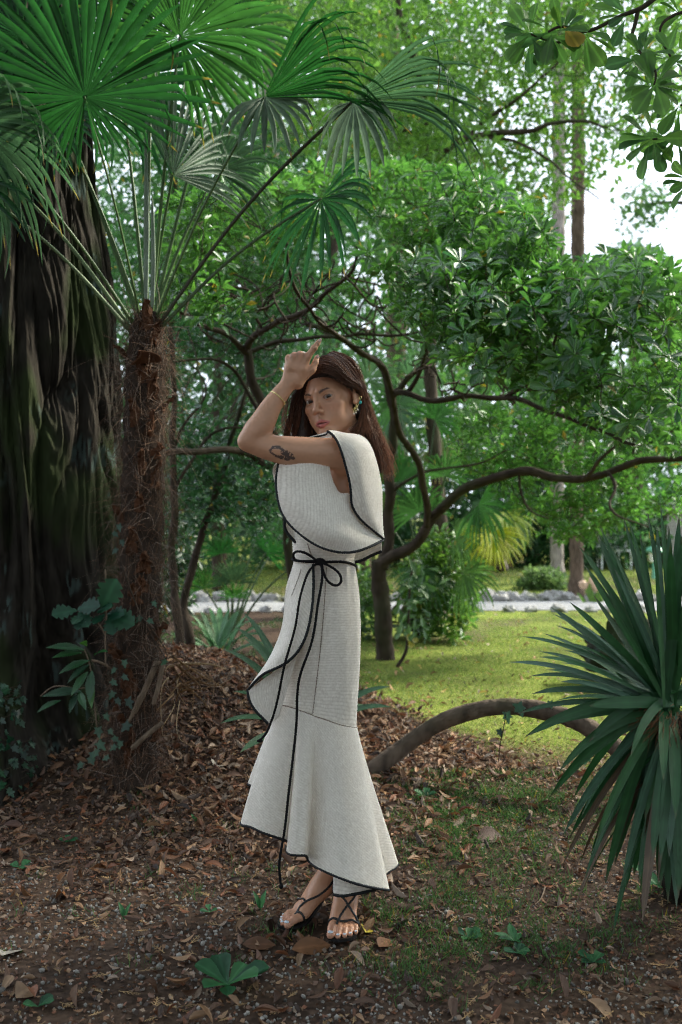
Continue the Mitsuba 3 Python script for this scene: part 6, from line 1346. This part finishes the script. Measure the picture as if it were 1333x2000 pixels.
def lay(xy, L, wr, T_, lift=.004, tilt=.35, pal=DRY):
    k = len(xy); z = gz(xy[:, 0], xy[:, 1]); e = .03; gxn = (gz(xy[:, 0] + e, xy[:, 1]) - z) / e; gyn = (gz(xy[:, 0], xy[:, 1] + e) - z) / e
    n = unit(np.stack([-gxn, -gyn, np.ones(k)], 1) + rng.normal(0, tilt, (k, 3))); a = rng.random(k) * 6.283; d = np.stack([np.cos(a), np.sin(a), 0 * a], 1); d = unit(d - n * np.sum(d * n, 1, keepdims=True))
    LL = L * (.55 + .8 * rng.random(k)); pos = np.stack([xy[:, 0], xy[:, 1], z + lift * (1 + 2.5 * rng.random(k)) + LL * .06], 1) - d * LL[:, None] * .5
    c = pal[rng.integers(0, len(pal), k)] * [1.18, 1.08, 1.0] * (.65 + .7 * rng.random((k, 1))); n = n * np.where(rng.random(k) < .4, -1, 1)[:, None]; pos[:, 2] += np.where(n[:, 2] < 0, -.0, LL * .10)
    return leaves(T_, pos, d, n, LL, LL * wr, c)
mb = MB()
mb.add(*lay(scatter(5600, litter_d), .056, .58, CURL, .006, .40))
mb.add(*lay(scatter(9000, litter_d), .032, .66, CURL, .004, .5)); mb.add(*lay(scatter(1500, lambda x, y: .25 + .75 * litter_d(x, y)), .040, .55, CURL, .003, .35))
lx = scatter(420, lambda x, y: lawn_np(x, y), .0, 4.4, 5.0, 12.0); mb.add(*lay(lx, .045, .6, CURL, .012, .5, np.array([(.30, .20, .10), (.36, .30, .10), (.20, .12, .07), (.34, .30, .26)])))
mb.add(*lay(scatter(2600, lambda x, y: np.clip(1.3 - .3 * (y - 2), .1, 1) * (1 - lawn_np(x, y)), y1=5.0), .020, .7, CURL, .003, .4))
mb.put('leaf_litter', 'dry_leaf', None, True, label='brown leaf litter covering the mound and the ground', cat='leaf litter', kind='stuff')
mb = MB(); mb.add(*lay(scatter(34000, lambda x, y: np.clip(.35 + .6 * litter_d(x, y), 0, 1) * (1 - .9 * lawn_np(x, y)), y1=6.2), .014, .9, FAR, .002, .45)); mb.put('bark_chips', 'dry_leaf', None, True, label='crumbled leaf and bark bits over the soil', cat='leaf litter', kind='stuff')
# feathery dry needle sprays
nm_ = MB(); xy = scatter(950, lambda x, y: np.clip(.5 + .5 * meshkit.noise(np.stack([x * 2, y * 2, 0 * x], 1), 9), 0, 1) * (1 - lawn_np(x, y)), y1=5.5)
P0, D0, N0, L0, C0 = [], [], [], [], []
for xx, yy in xy:
    a = rng.random() * 6.283; d = np.array([math.cos(a), math.sin(a), 0]); s = np.array([-d[1], d[0], 0]); L = rng.uniform(.03, .075); b = np.array([xx, yy, float(gz(xx, yy)) + .006]); c = np.array([.36, .235, .115]) * rng.uniform(.5, 1.25)
    P0.append(b); D0.append(d + [0, 0, .05]); N0.append((0, 0, 1)); L0.append(L); C0.append(c)
    for j in range(8):
        t = .2 + .75 * j / 8; sg = 1 if j % 2 else -1; P0.append(b + d * L * t); D0.append(d * .75 + s * sg * .65 + [0, 0, rng.uniform(.0, .25)]); N0.append((0, 0, 1)); L0.append(L * .42 * (1.1 - t)); C0.append(c)
v, f, cc = leaves(BLADE, np.array(P0), np.array(D0), np.array(N0, float), np.array(L0), .0030, np.array(C0)); obj('needle_sprays', (v, f), 'dry_leaf', None, True, color=cc, label='dry golden conifer sprays scattered over the soil', cat='needles', kind='stuff')
# gravel
def gravel_d(x, y): return np.clip(1.25 - .35 * (y - 2.0), .06, 1) * (1 - .7 * litter_d(x, y)) * np.clip(meshkit.noise(np.stack([x * 2.6, y * 2.6, 0 * x], 1), 12) * 1.9 - .45, .05, 1)
xy = scatter(6000, gravel_d, y1=4.6); v0, f0 = ico(0); k = len(xy); r_ = rng.uniform(.0020, .0062, k) * (1 + (rng.random(k) < .05) * .8)
sc_ = rng.uniform(.6, 1.3, (k, 1, 3)) * r_[:, None, None]; jv = v0[None] * (1 + rng.normal(0, .12, (k, len(v0), 1))) * sc_ ; pos = np.stack([xy[:, 0], xy[:, 1], gz(xy[:, 0], xy[:, 1]) + r_ * .35], 1)
gv = (jv + pos[:, None]).reshape(-1, 3); gf_ = (f0[None] + (np.arange(k) * len(v0))[:, None, None]).reshape(-1, 3); gc_ = np.repeat(np.array([.25, .235, .215]) * rng.uniform(.3, 1.25, (k, 1)), len(v0), 0)
scene['pebble'] = {'type': 'principled', 'base_color': VC, 'roughness': .85, 'specular': .2}
obj('gravel', (gv, gf_), 'pebble', None, True, color=gc_, label='pale grey gravel bedded in the bare soil', cat='gravel', kind='stuff')
# fallen twigs
for k, (a, m, b, r, lab) in enumerate((((250, 1545), (290, 1590), (330, 1612), .0050, 'grey curved twig on the leaf litter below the palm'), ((480, 1605), (455, 1620), (410, 1640), .0035, 'thin twig left of the dress hem'), ((640, 1665), (610, 1690), (530, 1745), .003, 'thin straight twig by the hanging cord'), ((1065, 1740), (1055, 1765), (1045, 1775), .003, 'short twig in the grass left of the yucca'), ((285, 1490), (330, 1478), (380, 1478), .005, 'pale bent stick in front of the palm foot'), ((200, 1690), (260, 1675), (300, 1640), .003, 'long thin twig on the litter at the left'), ((1165, 1920), (1190, 1935), (1230, 1950), .0035, 'twig on the bare soil at the bottom right'), ((860, 1480), (900, 1490), (960, 1510), .004, 'pale stick below the bent trunk'))):
    c = spline(np.array([on_ground(*q) + [0, 0, .006 + r] for q in (a, m, b)]), 16); obj('twig', tube(c, np.linspace(r, r * .5, 16), 6), 'dry_wood', None, True, label=lab, cat='twig')
# single fallen leaves that stand out
FL = [tmpl([(0, .015), (.1, .10), (.25, .19), (.45, .24), (.65, .21), (.85, .11), (1, 0)], fo, be) for fo, be in ((.5, .25), (.2, .12), (.75, .40))]
FCOL = ((.17, .088, .048), (.11, .054, .030), (.22, .14, .085), (.085, .042, .029), (.15, .098, .067), (.18, .083, .038), (.52, .42, .06), (.18, .085, .040), (.30, .27, .23))
tonemat('fallen_mat', FCOL, trans=.3, gloss=.03, alpha=.35, rib=.3, fine=1.6)
fl_lib = [mikit.ply(FL[i % 3], 'fallen_mat', smooth=True, uv=leafuv(FL[i % 3][0], i)) for i in range(9)]; yel = fl_lib[6:]
def fallen(u, v_, L, ang_, kind, lab, lib, group=None, w=1.0, up=.9, h=.012):
    b = on_ground(u, v_); a = math.radians(ang_); d = np.array([math.cos(a), math.sin(a), rng.uniform(-.02, .12)]); n = np.array([rng.normal(0, .25), -.25 + rng.normal(0, .2), up]); k = put_leaf(None, b - d * L / 2 + [0, 0, h + L * .05], d, n, L, kind, w, name='fallen_leaf', lib=lib)
    labels[k] = {'label': lab, 'category': 'leaf'}
    if group: labels[k]['group'] = group
fallen(717, 1829, .055, 80, 0, 'small bright yellow leaf right of her front foot', yel, w=1.6); fallen(752, 1852, .075, 60, 1, 'rust brown curled leaf right of the sandals', yel, w=1.3); fallen(428, 1500, .085, 70, 2, 'pale silvery upturned leaf on the mound', yel, w=1.9, up=.3); fallen(610, 1862, .12, 20, 1, 'large brown leaf in front of the sandals', yel); fallen(10, 1868, .11, 100, 2, 'big pale dry leaf at the left edge', yel, w=2.0)
fallen(960, 1645, .12, 15, 1, 'large dark curled leaf left of the yucca', [fl_lib[3]] * 2, w=1.5, up=.5); fallen(50, 1945, .075, 70, 0, 'orange leaf at the bottom left', [fl_lib[2]], w=1.7)
cand = scatter(2600, lambda x, y: np.clip(.12 + litter_d(x, y), 0, 1) * (1 - lawn_np(x, y)), y1=5.4); cand = cand[np.argsort(cand[:, 1])]; cand = cand[::13][:190]
for xx, yy in cand:
    u = 666.5 + xx / yy * FPX; z = float(gz(xx, yy)); v_ = 1000 + (EYE - z) / yy * FPX
    a = rng.random() * 6.283; L = rng.uniform(.045, .095); d = np.array([math.cos(a), math.sin(a), rng.uniform(-.03, .10)]); n = np.array([rng.normal(0, .3), rng.normal(-.1, .3), 1 if rng.random() < .7 else -1]); k = put_leaf(None, np.array([xx, yy, z + .010 + L * .06]) - d * L / 2, d, n, L, int(rng.integers(0, 6)), rng.uniform(.72, 1.05), name='fallen_leaf', lib=fl_lib)
    labels[k] = {'label': 'dry brown fallen leaf lying on the soil among many like it', 'category': 'leaf', 'group': 'dry brown leaves fallen on the ground'}
# weeds
wl = libset(LONG, [(.035, .13, .045), (.05, .17, .06), (.025, .09, .035)], 'weed_long', gloss=.02); wo = libset(OBO, [(.030, .115, .045), (.05, .16, .06), (.025, .085, .04)], 'weed_round', gloss=.02)
def weed(u, v_, lab, n, L, lib, up=.5, w=1.0):
    t = thing('weed', lab, 'plant'); b = on_ground(u, v_)
    for j in range(n):
        a = j * 2.4 + rng.random(); d = np.array([math.cos(a), math.sin(a), up + rng.uniform(-.1, .3)]); put_leaf(t, b + [0, 0, .005], d, np.array([-d[0] * .5, -d[1] * .5 - .3, 1]), L * .72 * rng.uniform(.7, 1.15), int(rng.integers(0, 3)), w, lib=lib)
weed(445, 1930, 'bright green broad-leaved weed at the bottom, below the left foot', 8, .155, wo, .35, .5)
weed(243, 1800, 'upright grass-like sprout on the soil at the left', 2, .085, wl, 3.5, 1.0); weed(509, 1785, 'upright pointed sprout left of the sandals', 2, .10, wl, 4, 1.0)
weed(382, 1610, 'sprout with short leaves on the litter left of the hem', 3, .06, wl, 1.5, 1.2); weed(75, 1975, 'small green weed at the bottom left corner', 6, .06, wo, .4, .6); weed(130, 1650, 'small green weed on the litter at the left', 5, .055, wo, .4, .6)
weed(40, 1700, 'cluster of round weed leaves near the left edge', 6, .06, wo, .3, .7); weed(830, 1560, 'dark green weed on the litter right of the dress', 7, .07, wo, .5, .6); weed(1010, 1870, 'low weed among the gravel at the bottom right', 6, .06, wo, .3, .6); weed(1160, 1885, 'low dark weed on bare soil at the right', 6, .065, wo, .3, .6)
weed(1005, 1845, 'weed with pointed leaflets in the grass at the right', 5, .085, wl, .4, 1.2); weed(1290, 1740, 'long curved strap leaves at the foot of the yucca', 5, .19, wl, .5, .7); weed(915, 1840, 'pale green weed between grass and gravel', 6, .06, wo, .4, .6); weed(410, 1790, 'tiny weed on the soil left of the sandals', 5, .045, wo, .4, .6)
